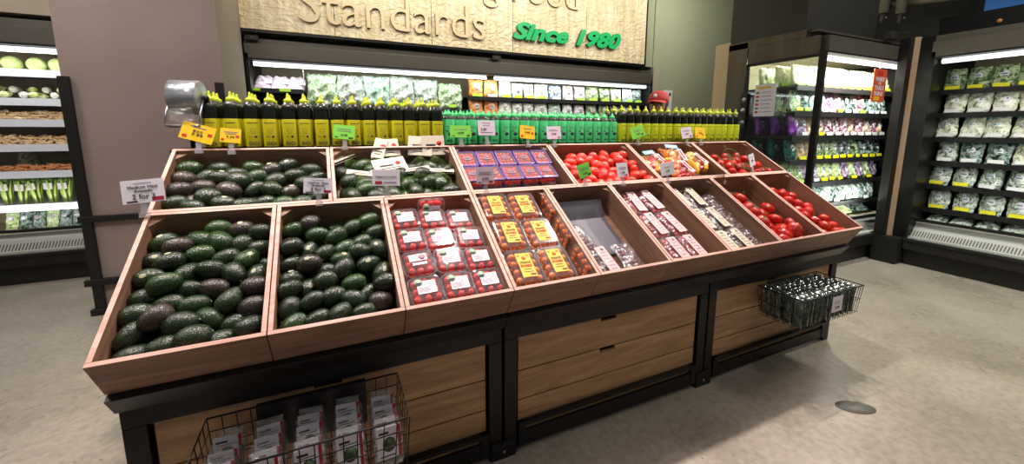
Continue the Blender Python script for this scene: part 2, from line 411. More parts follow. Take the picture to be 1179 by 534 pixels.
# ------------------------------------------------------------------ base units
def base_unit(x0, label):
    e = thing('display_table', label, 'display stand', TR(x0, 0, 0), 'metal and oak display tables'); w = 3 * W
    T0 = TR(0, 0, 0)
    # sloping tray under the crates
    f0 = (.057, .682 - .004); f1 = (.100, .617)
    MB().prism([(.060, .676), (.104, .612), (.13, .612), (.086, .687)], .002, w - .002).obj('tray_lip', M['tray'], e, .002)
    MB().prism([(.086, .683), (.13, .612), (1.02, 1.155), (.974, 1.228)], .002, w - .002).obj('sloping_tray', M['tray'], e)
    fr = MB()
    pw = .058
    for xa in (.006, w - .006 - pw):
        for ya in (.115, 1.12):
            fr.box(xa, xa + pw, ya, ya + .05, .0, .548 if ya < 1 else 1.15)
    fr.box(.006, w - .006, .115, .165, .548, .612).box(.006 + pw, w - .006 - pw, 1.122, 1.168, .548, .612)
    for xa in (.006, w - .006 - pw): fr.box(xa, xa + pw, .165, 1.12, .56, .61).box(xa, xa + pw, .165, 1.12, .05, .1)
    fr.obj('frame', M['metal'], e, .003)
    kx0, kx1 = pw + .018, w - pw - .018
    z = [(.388, .543), (.249, .382), (.065, .243)]
    for i, (za, zb) in enumerate(z):
        s = MB(); xm = .555
        if i < 2:
            s.box(kx0, xm - .045, .128, .146, za, zb).box(xm + .045, kx1, .128, .146, za, zb).box(xm - .045, xm + .045, .128, .146, za, zb - .020)
        else: s.box(kx0, kx1, .128, .146, za, zb)
        s.obj('wood_slat', M['slat'], e, .001)
    MB().box(kx0 - .012, kx1 + .012, .15, .156, .06, .548).obj('backing_panel', M['headerdark'], e)
    r = MB(); a, c = pw + .012, w - pw - .012
    r.box(a, c, .104, .126, .128, .150).box(a, c, .110, .126, .034, .100).box(a, a + .035, .106, .126, .034, .15).box(c - .035, c, .106, .126, .034, .15)
    r.box(a, c, .096, .106, .145, .150)
    r.obj('bottom_rail', M['metal'], e, .002)
    for xb in (.2, .55, .9):
        MB().lathe([(.006, 0), (.005, .004)], 10, T=TR(a + xb, .103, .152, rx=0)).obj('screw_head', M['metal'], e)
    MB().box(a - .01, c + .01, .165, 1.10, .04, .05).obj('floor_pan', M['headerdark'], e)
    MB().box(.02, w - .02, 1.13, 1.14, .05, 1.1).obj('rear_panel', M['headerdark'], e)
    return e
for i, s in enumerate(['left unit with the long wire basket of wrapped avocados', 'middle unit with two bare notched drawers', 'right unit with the small wire basket']):
    base_unit(i * 3 * W, 'black metal and oak base, ' + s)
for i, s in enumerate(['left and middle', 'middle and right']):
    x = (i + 1) * 3 * W; j = thing('joining_plate', 'small black bolted foot plate between the %s display tables' % s, 'bracket', TR(x, .108, 0), 'foot plates')
    MB().box(-.058, .058, 0, .006, 0, .085).obj('plate', M['metal'], j, .002)
    for z in (.035, .068): MB().lathe([(.008, 0), (.006, .004)], 10, T=TR(0, 0, z, rx=90)).obj('bolt', M['bolt'] if z < .05 else M['tray'], j)
# shelf behind the crates where the bottles stand
e = thing('bottle_shelf', 'dark narrow top shelf carrying the squeeze bottles behind the crates', 'shelf', TR(0, 0, 0))
MB().box(-.02, 9*W + .06, .885, 1.30, 1.305, 1.33).obj('board', M['tray'], e, .002)
for x in (.02, 1.2, 2.4, 3.6): MB().box(x, x + .04, 1.18, 1.23, 0, 1.305).obj('support_post', M['metal'], e)

# ------------------------------------------------------------------ avocados
def avo_mesh(seed):
    q = random.Random(seed); n, m = 20, 16; v = []; f = []
    L_ = 1.0; ax = q.uniform(.92, 1.08); ay = q.uniform(.92, 1.05); neck = q.uniform(.12, .30)
    for i in range(m + 1):
        a = math.pi * i / m; x = -math.cos(a) * .5; r = math.sin(a) ** .88 * .385 * (1 - neck * (x + .1)) 
        for k in range(n):
            tt = 2 * math.pi * k / n
            w = 1 + .018 * math.sin(3 * tt + seed + 5 * x) + .012 * math.sin(9 * x + 2 * tt)
            v.append((x, r * math.cos(tt) * ax * w, r * math.sin(tt) * ay * w))
    for i in range(m):
        for k in range(n): f.append((i*n+k, i*n+(k+1) % n, (i+1)*n+(k+1) % n, (i+1)*n+k))
    b = MB().add(v, f, 0, True); return b
AV = {}
def avo_proto(kind):
    out = []
    for j in range(3):
        me = avo_mesh(j * 7 + len(AV) * 3).mesh('avocado', M[kind]); out.append(me)
    AV[kind] = out
for k_ in ('avo', 'avog', 'avob'): avo_proto(k_)
STEM = MB().lathe([(.045, 0), (.05, .012), (.03, .03)], 10, T=TR(.475, 0, 0, ry=90)).mesh('stem_button', M['stem'])
STK = {}
for k_, mlist in AV.items():
    for j, me in enumerate(mlist):
        zt = max(v_.co.z for v_ in me.vertices if abs(v_.co.x + .03) < .09)
        v = [(-.03, 0, zt + .008)]; f = []; n_ = 14
        for q_, rr_ in ((1, .5), (2, 1)):
            for k in range(n_):
                a = 2 * math.pi * k / n_; x, y = .105 * rr_ * math.cos(a), .08 * rr_ * math.sin(a); v.append((x - .03, y, zt + .008 - x * x * .75 - y * y * 1.45))
        for k in range(n_): f += [(0, 1 + k, 1 + (k + 1) % n_), (1 + k, 1 + n_ + k, 1 + n_ + (k + 1) % n_, 1 + (k + 1) % n_)]
        STK[me.name] = MB().add(v, f, 0, True).mesh('sticker', M['sticker'])

def relax(pts, rad, bounds, it=60, top=None):
    """push points apart so neighbours touch rather than pierce; (x, s, n)"""
    P = [Vector(p) for p in pts]
    for _ in range(it):
        for i in range(len(P)):
            for j in range(i + 1, len(P)):
                d = P[j] - P[i]; l = d.length; m = rad[i] + rad[j]
                if l < m:
                    if l < 1e-5: d = Vector((.001, .001, 0)); l = .0015
                    k = (m - l) / 2 / l * .6; P[i] -= d * k; P[j] += d * k
        for i, p in enumerate(P):
            p.x = min(max(p.x, bounds[0] + rad[i]), bounds[1] - rad[i]); p.y = min(max(p.y, bounds[2] + rad[i]), bounds[3] - rad[i])
            p.z = min(max(p.z, bounds[4] + rad[i]), bounds[5])
    return P

def place_label(i, items, noun, where, front='front', per=None):
    return None

def rows_of(P, pitch):
    """name each piece by its row up from the front edge and its place from the left"""
    idx = sorted(range(len(P)), key=lambda i: P[i].y); rows = []; cur = [idx[0]]
    for i in idx[1:]:
        if P[i].y - P[cur[0]].y < pitch: cur.append(i)
        else: rows.append(cur); cur = [i]
    rows.append(cur); out = {}
    for r_, row in enumerate(rows):
        row.sort(key=lambda i: P[i].x)
        for c_, i in enumerate(row): out[i] = (r_, c_)
    return out

A1=[(0.209,0.535),(0.277,0.527),(0.346,0.49),(0.059,0.489),(0.103,0.456),(0.163,0.479),(0.289,0.459),(0.231,0.462),(0.355,0.41),(0.177,0.42),(0.032,0.423),(0.254,0.385),(0.32,0.368),(0.083,0.372),(0.15,0.338),(0.35,0.28),(0.037,0.332),(0.213,0.326),(0.283,0.29),(0.217,0.261),(0.115,0.262),(0.035,0.252),(0.291,0.184),(0.128,0.212),(0.206,0.191),(0.233,0.142),(0.35,0.156),(0.352,0.203),(0.05,0.187),(0.107,0.144),(0.169,0.13),(0.035,0.108),(0.341,0.085),(0.296,0.108),(0.271,0.068),(0.076,0.063),(0.207,0.062),(0.144,0.06),(0.174,0.257)]
A1a=[20,0,-5,25,10,-30,35,-45,20,5,0,20,60,10,55,80,5,-10,-60,-12,15,20,55,-8,5,-40,10,0,8,35,5,60,25,0,15,10,15,8,0]
A1k='gbgbbgggggogggg.gggggggggg.b........'  # colour cues
A1c={0:'avog',1:'avob',3:'avog',4:'avob',9:'avog',5:'avog',7:'avog',26:'avob',27:'avob',29:'avob',24:'avog',20:'avog',25:'avog',12:'avog',19:'avob'}
A1s={1,10,13,12,15,16,3}
A2=[(0.507,0.511),(0.678,0.484),(0.743,0.504),(0.453,0.487),(0.548,0.457),(0.749,0.422),(0.45,0.427),(0.614,0.43),(0.498,0.378),(0.649,0.376),(0.696,0.332),(0.704,0.392),(0.768,0.346),(0.449,0.371),(0.565,0.355),(0.627,0.311),(0.723,0.276),(0.45,0.313),(0.515,0.297),(0.566,0.278),(0.769,0.229),(0.459,0.257),(0.514,0.22),(0.61,0.239),(0.56,0.227),(0.662,0.195),(0.447,0.201),(0.765,0.154),(0.708,0.152),(0.526,0.138),(0.599,0.149),(0.665,0.131),(0.744,0.095),(0.449,0.128),(0.472,0.062),(0.536,0.062),(0.609,0.065),(0.682,0.062)]
A2a=[35,30,20,10,-5,20,0,40,70,35,0,20,-60,10,40,-8,15,15,5,0,70,20,65,50,20,0,20,10,40,25,20,-30,10,70,40,20,45,5]
A2c={0:'avob',4:'avog',7:'avog',9:'avog',11:'avog',2:'avog',15:'avog',34:'avog',18:'avob',25:'avog',32:'avob',6:'avob',3:'avog'}
A2s={8,18,21,22,12,20,15,16}
A3=[(0.057,0.923),(0.161,0.934),(0.277,0.922),(0.358,0.904),(0.424,0.93),(0.523,0.894),(0.054,0.852),(0.125,0.877),(0.242,0.89),(0.302,0.864),(0.457,0.849),(0.183,0.838),(0.233,0.84),(0.131,0.802),(0.548,0.824),(0.385,0.822),(0.035,0.786),(0.311,0.776),(0.379,0.754),(0.447,0.752),(0.221,0.761),(0.502,0.78),(0.095,0.74),(0.047,0.709),(0.154,0.705),(0.197,0.687),(0.28,0.668),(0.354,0.676),(0.425,0.668),(0.116,0.674),(0.491,0.669),(0.554,0.683)]
A3a=[20,-10,5,20,30,-5,5,40,10,25,10,0,0,-10,20,35,10,40,-30,20,-15,0,30,10,5,-10,10,5,0,-20,15,0]
A3c={0:'avog',22:'avob',13:'avob',20:'avob',3:'avob',2:'avog',9:'avog',6:'avob',28:'avog',16:'avob',19:'avob'}
A3s={11,3,19,25,4}
def avo_bin(pts, ang, cols, stk, x0, x1, s0, s1, size, topn, where, grp, nfill):
    rad = [size * .38] * len(pts)
    top = relax([(x, s, topn + rnd.uniform(-.012, .008)) for x, s in pts], rad, (x0, x1, s0, s1, -D, -.03), 40)
    # a second layer underneath, seen only through the gaps
    fill = []; nx = 5 if x1 - x0 < .5 else 7; ny = int(nfill / nx)
    for i in range(nx):
        for j in range(ny):
            fill.append((x0 + (i + .5) * (x1 - x0) / nx + rnd.uniform(-.008, .008), s0 + (j + .5) * (s1 - s0) / ny, -D + .008 + size * .34))
    fill = [Vector(p) for p in fill]
    # only seat the lower layer where the upper one leaves room for it
    names = rows_of(top, .062); rn = ORD
    for i, p in enumerate(top):
        kd = cols.get(i, 'avo'); me = AV[kd][i % 3]
        Mx = SL(p.x, p.y, p.z, rz=ang[i] + (180 if i % 2 else 0), ry=rnd.uniform(-12, 12), rx=rnd.uniform(-40, 40) if i not in stk else rnd.uniform(5, 30), sc=size * rnd.uniform(.95, 1.06))
        o = meshobj('avocado', me, None, Mx); r_, c_ = names[i]
        desc = {'avo': 'dark green avocado', 'avog': 'fresh green avocado', 'avob': 'brownish ripe avocado'}[kd]
        tag(o, '%s, %s from left in %s row from the front, %s' % (desc, rn[c_], rn[r_], where), 'avocado', grp)
        if i in stk: meshobj('sticker', STK[me.name], o)
        if i % 3 == 0 or i in (3, 10, 13): meshobj('stem_button', STEM, o)
    lows = relax([p for p in fill], [size * .33] * len(fill), (x0, x1, s0, s1, -D + .006, -D + .012 + size * .34), 5)
    for i, p in enumerate(lows):
        if min((p - q).length for q in top) < size * .5: continue
        o = meshobj('avocado', AV['avo'][i % 3], None, SL(p.x, p.y, p.z, rz=rnd.uniform(0, 360), rx=rnd.uniform(0, 60), sc=size * .95))
        tag(o, 'dark avocado half hidden under the top layer, ' + where, 'avocado', 'buried avocados, ' + where)
avo_bin(A1, A1a, A1c, A1s, .016, W - .016, .016, LOW - .016, .094, -.052, 'leftmost front crate', 'avocados in the leftmost front crate', 35)
avo_bin(A2, A2a, A2c, A2s, W + .016, 2*W - .016, .016, LOW - .016, .090, -.055, 'second front crate', 'avocados in the second front crate', 35)
avo_bin(A3, A3a, A3c, A3s, .016, 1.5*W - .016, LOW + .016, TOT - .016, .094, -.058, 'leftmost back crate', 'avocados in the leftmost back crate', 28)

# ------------------------------------------------------------------ tomatoes
def tomato_mesh(lobes, flat, seed, m_='tom', long_=1):
    n, m = 24, 12; v = []; f = []
    for i in range(m + 1):
        a = math.pi * i / m; z = -math.cos(a) * .5 * flat; r = math.sin(a) * .5
        if i == m: z -= .05; r = .001
        if i == m - 1: z -= .01
        for k in range(n):
            tt = 2 * math.pi * k / n; w = 1 + lobes * math.cos(5 * tt + seed) * (.4 + .6 * i / m)
            v.append((r * math.cos(tt) * w * long_, r * math.sin(tt) * w, z))
    for i in range(m):
        for k in range(n): f.append((i*n+k, i*n+(k+1) % n, (i+1)*n+(k+1) % n, (i+1)*n+k))
    return MB().add(v, f, 0, True).mesh('tomato', M[m_])
TOMB = [tomato_mesh(.05, .72, s) for s in range(3)]; TOMR = [tomato_mesh(.012, .86, s, 'tomroma', 1.18) for s in range(3)]
TOMV = [tomato_mesh(.02, .86, s, 'tom') for s in range(2)]; TOMD = [tomato_mesh(.03, .84, 4, 'tomd')]
cal = MB()
for k in range(6):
    a = k * math.pi / 3
    cal.add([(0, 0, .42), (.05*math.cos(a-.6), .05*math.sin(a-.6), .43), (.24*math.cos(a), .24*math.sin(a), .40), (.05*math.cos(a+.6), .05*math.sin(a+.6), .43)], [(0, 1, 2, 3)])
cal.tube([(0, 0, .38), (.02, 0, .5), (.05, .02, .56)], .022, 6)
CAL = cal.mesh('calyx', M['calyx'])
def toms(pts, meshes, size, x0, x1, s0, s1, topn, where, grp, desc, cal_every=0, pitch=.055, low=True):
    rad = [size * .44] * len(pts)
    P = relax([(min(max(x, x0), x1), s, topn + rnd.uniform(-.012, .006)) for x, s in pts], rad, (x0, x1, s0, s1, -D + .008, 0), 40)
    nm = rows_of(P, pitch)
    for i, p in enumerate(P):
        o = meshobj('tomato', meshes[i % len(meshes)], None, SL(p.x, p.y, p.z, rz=rnd.uniform(0, 360), rx=rnd.uniform(-50, 50), ry=rnd.uniform(-40, 40), sc=size * rnd.uniform(.94, 1.06)))
        r_, c_ = nm[i]
        tag(o, '%s, %s from left in %s row from the front, %s' % (desc, ORD[c_], ORD[r_], where), 'tomato', grp)
        if cal_every and i % cal_every == 0: meshobj('calyx', CAL, o)
    return P
T4=[(1.974,0.912),(2.061,0.917),(2.138,0.91),(2.23,0.916),(2.31,0.907),(2.384,0.927),(1.931,0.854),(2.01,0.858),(2.078,0.872),(2.117,0.844),(2.176,0.858),(2.247,0.864),(2.294,0.853),(2.336,0.847),(2.378,0.83),(1.926,0.779),(2.17,0.81),(2.103,0.81),(2.114,0.759),(2.189,0.779),(2.374,0.768),(2.389,0.71),(2.046,0.755),(2.088,0.707),(2.156,0.704),(2.005,0.686),(2.098,0.666),(2.321,0.695),(2.219,0.702),(1.998,0.775),(2.275,0.665),(2.158,0.656),(1.883,0.806),(1.895,0.734),(2.03,0.64),(2.40,0.64),(1.93,0.64)]
toms(T4, TOMR, .066, 4.5*W + .018, 6*W - .018, LOW + .016, TOT - .016, -.045, 'plum tomato crate', 'loose plum tomatoes in the back crate', 'bright red plum tomato', 0)
g = [(1.86 + i * .083, .66 + j * .075) for i in range(7) for j in range(4)]
P = relax([(x, s, -.112) for x, s in g], [.028] * len(g), (4.5*W+.018, 6*W-.018, LOW+.016, TOT-.016, -D+.008, -.1), 5)
for i, p in enumerate(P):
    tag(meshobj('tomato', TOMR[i % 3], None, SL(p.x, p.y, -D + .040, rz=rnd.uniform(0, 360), sc=.064)), 'red plum tomato half hidden beneath the top layer of the back crate', 'tomato', 'buried plum tomatoes')
T8=[(3.042,0.431),(3.034,0.375),(3.024,0.299),(3.096,0.279),(3.189,0.33),(3.137,0.236),(3.071,0.178),(3.122,0.171),(3.17,0.150),(3.015,0.2),(3.083,0.107),(3.02,0.12),(3.151,0.085),(3.157,0.05),(2.95,.40),(2.93,.31),(2.94,.22),(2.93,.13),(2.99,.06)]
toms(T8, TOMB, .088, 7*W + .018, 8*W - .018, .016, LOW - .016, -.085, 'large tomato crate', 'large tomatoes in the eighth front crate', 'large ribbed red tomato', 3, .075)
T9=[(3.454,0.479),(3.469,0.447),(3.562,0.418),(3.468,0.378),(3.499,0.334),(3.47,0.29),(3.566,0.295),(3.521,0.254),(3.501,0.184),(3.62,0.177),(3.51,0.122),(3.615,0.126),(3.546,0.060),(3.622,0.06),(3.442,0.225),(3.36,.44),(3.36,.36),(3.36,.28),(3.36,.2),(3.37,.12),(3.42,.06)]
toms(T9, TOMV, .074, 8*W + .018, 9*W - .018, .016, LOW - .016, -.085, 'far right front crate', 'tomatoes in the far right front crate', 'red round tomato', 4, .07)
V6=[(3.213,0.87),(3.247,0.83),(3.346,0.883),(3.312,0.79),(3.431,0.841),(3.492,0.897),(3.521,0.847),(3.245,0.713),(3.349,0.751),(3.264,0.764),(3.342,0.695),(3.464,0.744),(3.29,0.829),(3.419,0.775),(3.54,0.683),(3.60,0.678),(3.484,0.677),(3.40,.66),(3.30,.66),(3.57,.76)]
PV = toms(V6, TOMV + TOMD, .066, 7.5*W + .018, 9*W - .018, LOW + .016, TOT - .016, -.065, 'vine tomato crate', 'vine tomatoes in the last back crate', 'small red vine tomato', 2, .06)
for i in range(3):
    sub = PV[i*6:i*6+6]; pts = [tuple((Matrix.Translation((0, 0, .815)) @ Matrix.Rotation(TH, 4, 'X')) @ (p + Vector((0, 0, .034)))) for p in sorted(sub, key=lambda q: q.x)]
    tag(MB().tube(pts, .0028, 6).obj('tomato_vine', M['calyx']), ['green vine stalk over the left cluster of vine tomatoes', 'green vine stalk over the middle cluster of vine tomatoes', 'green vine stalk over the right cluster of vine tomatoes'][i], 'vine', 'vine stalks')
w0 = MB().tube([(0, 0, 0), (.03, .01, .02), (.07, 0, .025), (.10, .03, .01)], .003, 6).tube([(.03, .01, .02), (.04, .05, .03)], .0025, 6).tube([(.07, 0, .025), (.08, -.04, .03)], .0025, 6)
tag(w0.obj('tomato_vine', M['calyx'], None), 'bare dry vine stem leaning on the back board above the vine tomatoes', 'vine').matrix_basis = SL(3.36, .93, -.05)

# ------------------------------------------------------------------ punnets, packs and bags
def rrect(w, l, r, n=4):
    p = []
    for cx, cy, a0 in ((w/2-r, l/2-r, 0), (-w/2+r, l/2-r, 90), (-w/2+r, -l/2+r, 180), (w/2-r, -l/2+r, 270)):
        for k in range(n + 1):
            a = R(a0 + 90 * k / n); p.append((cx + r*math.cos(a), cy + r*math.sin(a)))
    return p
def loft(rings, mi=0, cap0=True, cap1=True):
    b = MB(); v = []; f = []; n = len(rings[0][0])
    for poly, z in rings: v += [(x, y, z) for x, y in poly]
    for i in range(len(rings) - 1):
        for k in range(n): f.append((i*n+k, i*n+(k+1) % n, (i+1)*n+(k+1) % n, (i+1)*n+k))
    if cap0: f.append(tuple(range(n))[::-1])
    if cap1: f.append(tuple((len(rings)-1)*n + k for k in range(n)))
    return b.add(v, f, mi, False)
CHM = {k: MB().ball((0, 0, 0), .5, 12, 8).mesh('tomato', M[k]) for k in ('cherry', 'cherryo', 'cherryd')}
def punnet(name, cat, w, l, h, fruit, fr, tone, nmax, label_fn, seed, rim=None):
    e = thing(name, 'x', cat)
    loft([(rrect(w*.86, l*.86, .018), .001), (rrect(w*.97, l*.97, .02), h*.72), (rrect(w*1.02, l*1.02, .02), h*.72)], cap1=False).obj('tray', M['plastic'], e)
    lid = loft([(rrect(w*1.02, l*1.02, .02), h*.73), (rrect(w, l, .02), h*.80), (rrect(w*.93, l*.93, .018), h*.99), (rrect(w*.84, l*.84, .016), h)], cap0=False)
    lid.obj('lid', M['plastic'], e)
    b = MB(); pr = rrect(w*1.025, l*1.025, .02); b.tube([(x, y, h*.73) for x, y in pr + pr[:1]], .0016 if rim is None else .003, 5); b.obj('rim', rim or M['plastic'], e)
    q = random.Random(seed); k = 0
    nx = max(1, int((w*.9) / fr)); ny = max(1, int((l*.9) / fr))
    for i in range(nx):
        for j in range(ny):
            if k >= nmax: break
            x = (i + .5) / nx * w * .9 - w * .45 + q.uniform(-.002, .002); y = (j + .5) / ny * l * .9 - l * .45 + q.uniform(-.002, .002)
            z = h * .96 - fr * .5 - q.uniform(0, .005)
            o = meshobj('tomato', CHM[tone], e, TR(x, y, z, q.uniform(0, 90), q.uniform(0, 90), q.uniform(0, 90), (fr * q.uniform(.95, 1.1), fr * q.uniform(.9, 1), fr * .95))); k += 1
    for i in range(nx):   # an under layer seen through the sides
        for j in range(ny):
            if i in (0, nx-1) or j in (0, ny-1):
                if k >= 34: break
                o = meshobj('tomato', CHM[tone], e, TR((i+.5)/nx*w*.8-w*.4, (j+.5)/ny*l*.8-l*.4, fr*.55, 0, 0, q.uniform(0, 90), fr)); k += 1
    label_fn(e, h)
    return e
def lab_red(e, h):
    z = h + .0006
    l_ = MB().box(-.034, .036, -.026, .030, z, z + .0006).obj('label', M['white'], e)
    MB().lathe([(.016, 0), (.016, .0006)], 18, T=TR(-.026, .026, z + .0006)).obj('round_seal', mat('sage_seal', '#9fb49a', .5), l_) if 'sage_seal' not in bpy.data.materials else MB().lathe([(.016, 0), (.016, .0006)], 18, T=TR(-.026, .026, z + .0006)).obj('round_seal', bpy.data.materials['sage_seal'], l_)
    MB().box(-.036, -.016, .018, .024, z + .0012, z + .0016).obj('seal_band', M['ink'], l_)
    b = MB()
    for i in range(5): b.box(-.028, .006 + (i % 3) * .008, -.020 + i * .005, -.018 + i * .005, z + .0007, z + .001)
    b.obj('text_line', M['greyink'], l_)
    b = MB()
    for i, (x, y) in enumerate([(.0, .016), (.008, .010), (.018, .02), (.024, .012), (.012, .004), (.028, .002)]): b.box(x, x + .005, y, y + .003, z + .0007, z + .001)
    b.obj('berry_print', M['redink'], l_)
def lab_red2(e, h):
    z = h + .0006
    l_ = MB().box(-.036, .034, .000, .034, z, z + .0006).obj('label', M['white'], e)
    MB().lathe([(.013, 0), (.013, .0005)], 18, T=TR(.014, .017, z + .0006)).obj('round_print', mat('rose_print', '#d98a92', .5), l_)
    MB().box(-.028, .028, -.020, -.008, z, z + .0006).obj('paper_strip', M['white'], e)
def lab_yel(e, h):
    z = h + .0008
    l_ = MB().box(-.032, .032, -.062, .062, z, z + .0006).obj('label', M['yellow_pack'], e)
    T = TR(0, .012, z + .0007); meshobj('lettering', text_mesh('ORANGE', w=.046, h=.013, mats=M['brownink'], off=.01), l_, T)
    meshobj('lettering', text_mesh('BOMBS', w=.048, h=.014, mats=M['redink'], off=.01), l_, TR(0, -.006, z + .0007))
    MB().lathe([(.010, 0), (.010, .0004), ], 14, T=TR(0, .036, z + .0006)).obj('emblem', M['orangeink'], l_)
    b = MB().box(-.026, -.016, .042, .052, z + .0006, z + .001).box(.014, .026, .043, .053, z + .0006, z + .001); b.obj('leaf_print', M['orangeink'], l_)
    MB().box(-.015, .016, -.026, -.021, z + .0006, z + .001).box(-.02, .02, -.038, -.034, z + .0006, z + .001).box(.004, .028, -.055, -.046, z + .0006, z + .001).obj('text_line', M['brownink'], l_)
M['yellow_pack'] = mat('yellow_pack_label', '#f4bd24', .5); M['brownink'] = mat('brown_ink', '#6d4426', .6); M['orangeink'] = mat('orange_ink', '#e8742a', .6)
KR = Kind(punnet('tomato_punnet', 'punnet', .119, .117, .058, 0, .029, 'cherry', 16, lab_red, 1)); KR2 = punnet('tomato_punnet', 'punnet', .119, .117, .058, 0, .029, 'cherry', 16, lab_red2, 2)
P3=[(0.887,0.471),(1.004,0.459),(1.121,0.44),(0.893,0.349),(1.007,0.338),(1.138,0.326),(0.899,0.22),(1.024,0.216),(1.145,0.203),(0.902,0.090),(1.026,0.087),(1.146,0.083)]
CN = ['left', 'middle', 'right']; RN = ['back', 'second', 'third', 'front']
for i, (x, s) in enumerate(P3):
    Mx = SL(min(x, 3*W - .075), s, -D + .075, rz=[2, -1, -3, 1, 2, -6, 3, -2, -2, 2, -1, -1][i])
    lb = 'square clear punnet of red cherry tomatoes, %s row %s in third front crate' % (RN[i // 3], CN[i % 3])
    if i == 6: KR2.matrix_basis = Mx; KR2['label'] = 'square punnet of red cherry tomatoes with round pink print and separate strip'; KR2['group'] = 'red cherry tomato punnets'
    else: KR.put(Mx, lb, 'red cherry tomato punnets')
for i, (x, s) in enumerate([(a, b_) for a in (.885, 1.01, 1.135) for b_ in (.085, .21, .335, .46)]):
    copy_tree(KR.p, 'red cherry tomato punnet in the layer beneath the labelled ones', SL(x, s, -D + .010, rz=rnd.uniform(-2, 2)), 'lower red tomato punnets', skip=('label', 'tomato'))
copy_tree(KR.p, 'punnet of red cherry tomatoes leaning upright on the back board', SL(1.01, .548, -.05, rx=62), 'red cherry tomato punnets')

KY = Kind(punnet('tomato_clamshell', 'punnet', .142, .18, .075, 0, .033, 'cherryo', 20, lab_yel, 5))
P4=[(1.311,0.485),(1.456,0.475),(1.316,0.300),(1.462,0.290),(1.312,0.110),(1.458,0.110)]
for i, (x, s) in enumerate(P4):
    KY.put(SL(x, s, -D + .075, rz=-3 + (i % 2)), 'clear clamshell of orange tomatoes with yellow label, %s row %s' % (['back', 'middle', 'front'][i // 2], ['left', 'right'][i % 2]), 'yellow labelled clamshells')
    copy_tree(KY.p, 'clear clamshell in the layer beneath the yellow labelled ones', SL(x, s, -D + .010, rz=0, sc=(1, 1, .8)), 'lower clamshells', skip=('label', 'tomato'))
for i, s in enumerate((.49, .31, .12)):
    copy_tree(KY.p, 'clear clamshell of orange tomatoes on its side by the divider, %s' % ['at the back', 'in the middle', 'at the front'][i], SL(4*W - .032, s, -.062, ry=84, sc=(.8, .95, .42)), 'sideways clamshells', skip=('label',))

# crinkled film bags
def pillow(w, l, th, seed, nx=12, ny=14, seal=.06, wob=1):
    q = random.Random(seed); ph = [q.uniform(0, 6) for _ in range(8)]; v = []; f = []
    for side in (1, -1):
        for j in range(ny + 1):
            for i in range(nx + 1):
                u, t_ = i / nx * 2 - 1, j / ny * 2 - 1
                a = max(0, 1 - abs(u) ** 3) ** .6 * max(0, 1 - (abs(t_) / (1 - seal)) ** 4) ** .6 if abs(t_) < 1 - seal else 0
                z = side * th / 2 * a * (1 + wob * (.22 * math.sin(5*u + ph[0] + 3*t_) + .16 * math.sin(9*t_ + ph[1] - 4*u) + .1*math.sin(15*u+ph[2])))
                z += .004 * math.sin(6*u + ph[3]) * (1 if abs(t_) > .8 else 0)
                x = u * w / 2 * (1 - .05 * math.cos(t_ * 3 + ph[4]) - .05*a) + .003 * math.sin(9*t_ + ph[5]); y = t_ * l / 2 + .003 * math.sin(7*u + ph[6])
                v.append((x, y, z))
    o = (nx + 1) * (ny + 1)
    for j in range(ny):
        for i in range(nx):
            a = j * (nx + 1) + i; f.append((a, a+1, a+nx+2, a+nx+1)); f.append((o+a, o+a+nx+1, o+a+nx+2, o+a+1))
    for i in range(nx): f.append((i, o+i, o+i+1, i+1)); a = ny*(nx+1)+i; f.append((a, a+1, o+a+1, o+a))
    for j in range(ny): a = j*(nx+1); f.append((a, a+nx+1, o+a+nx+1, o+a)); a += nx; f.append((a, o+a, o+a+nx+1, a+nx+1))
    return MB().add(v, f, 0, True)
def flatpack(label_m, tone, seed, w=.105, l=.20, trans=True):
    e = thing('tomato_pack', 'x', 'snack pack')
    loft([(rrect(w*.7, l*.78, .01), .002), (rrect(w*.84, l*.86, .012), .026), (rrect(w*.86, l*.88, .012), .028)], cap1=False).obj('tray', M['plastic'], e)
    pillow(w, l, .046, seed).obj('film_bag', M['film'], e).location.z = .02
    q = random.Random(seed)
    for i in range(4):
        for j in range(7):
            meshobj('tomato', CHM[tone], e, TR(-.030 + i * .020, -.072 + j * .024, .018 + q.uniform(0, .006), 0, 0, q.uniform(0, 90), (.024, .021, .021)))
    l_ = MB().box(-.024, .034, -.080, .080, .0465, .0472).obj('label', label_m, e)
    b = MB()
    for i in range(6): b.box(-.014, .020 + (i % 3) * .004, -.06 + i * .02, -.056 + i * .02, .0472, .0476)
    b.obj('text_line', M['greyink'], l_)
    MB().lathe([(.009, 0), (.009, .0004)], 12, T=TR(.013, .062, .0472)).obj('emblem', M['greyink'], l_)
    return e
M['pinklab'] = mat('rose_paper', '#deb3b2', .55); M['creamlab'] = mat('cream_paper', '#d4c9ad', .55)
KP = Kind(flatpack(M['pinklab'], 'cherry', 3)); KC = Kind(flatpack(M['creamlab'], 'cherryd', 4))
for i, (x, s) in enumerate([(2.14, .475), (2.262, .48), (2.145, .295), (2.27, .29), (2.15, .105), (2.27, .105)]):
    KP.put(SL(x + .035, s, -D + .052, rz=[-4, 6, 3, 5, 1, 1][i], rx=rnd.uniform(-2, 2)), 'film wrapped red tomato pack with pink label, %s row %s' % (['back', 'middle', 'front'][i // 2], ['left', 'right'][i % 2]), 'pink labelled packs')
    copy_tree(KP.p, 'film wrapped tomato pack in the layer under the pink labelled ones', SL(x + .03, s, -D + .009, rz=rnd.uniform(-3, 3)), 'lower pink labelled packs', skip=('label', 'tomato'))
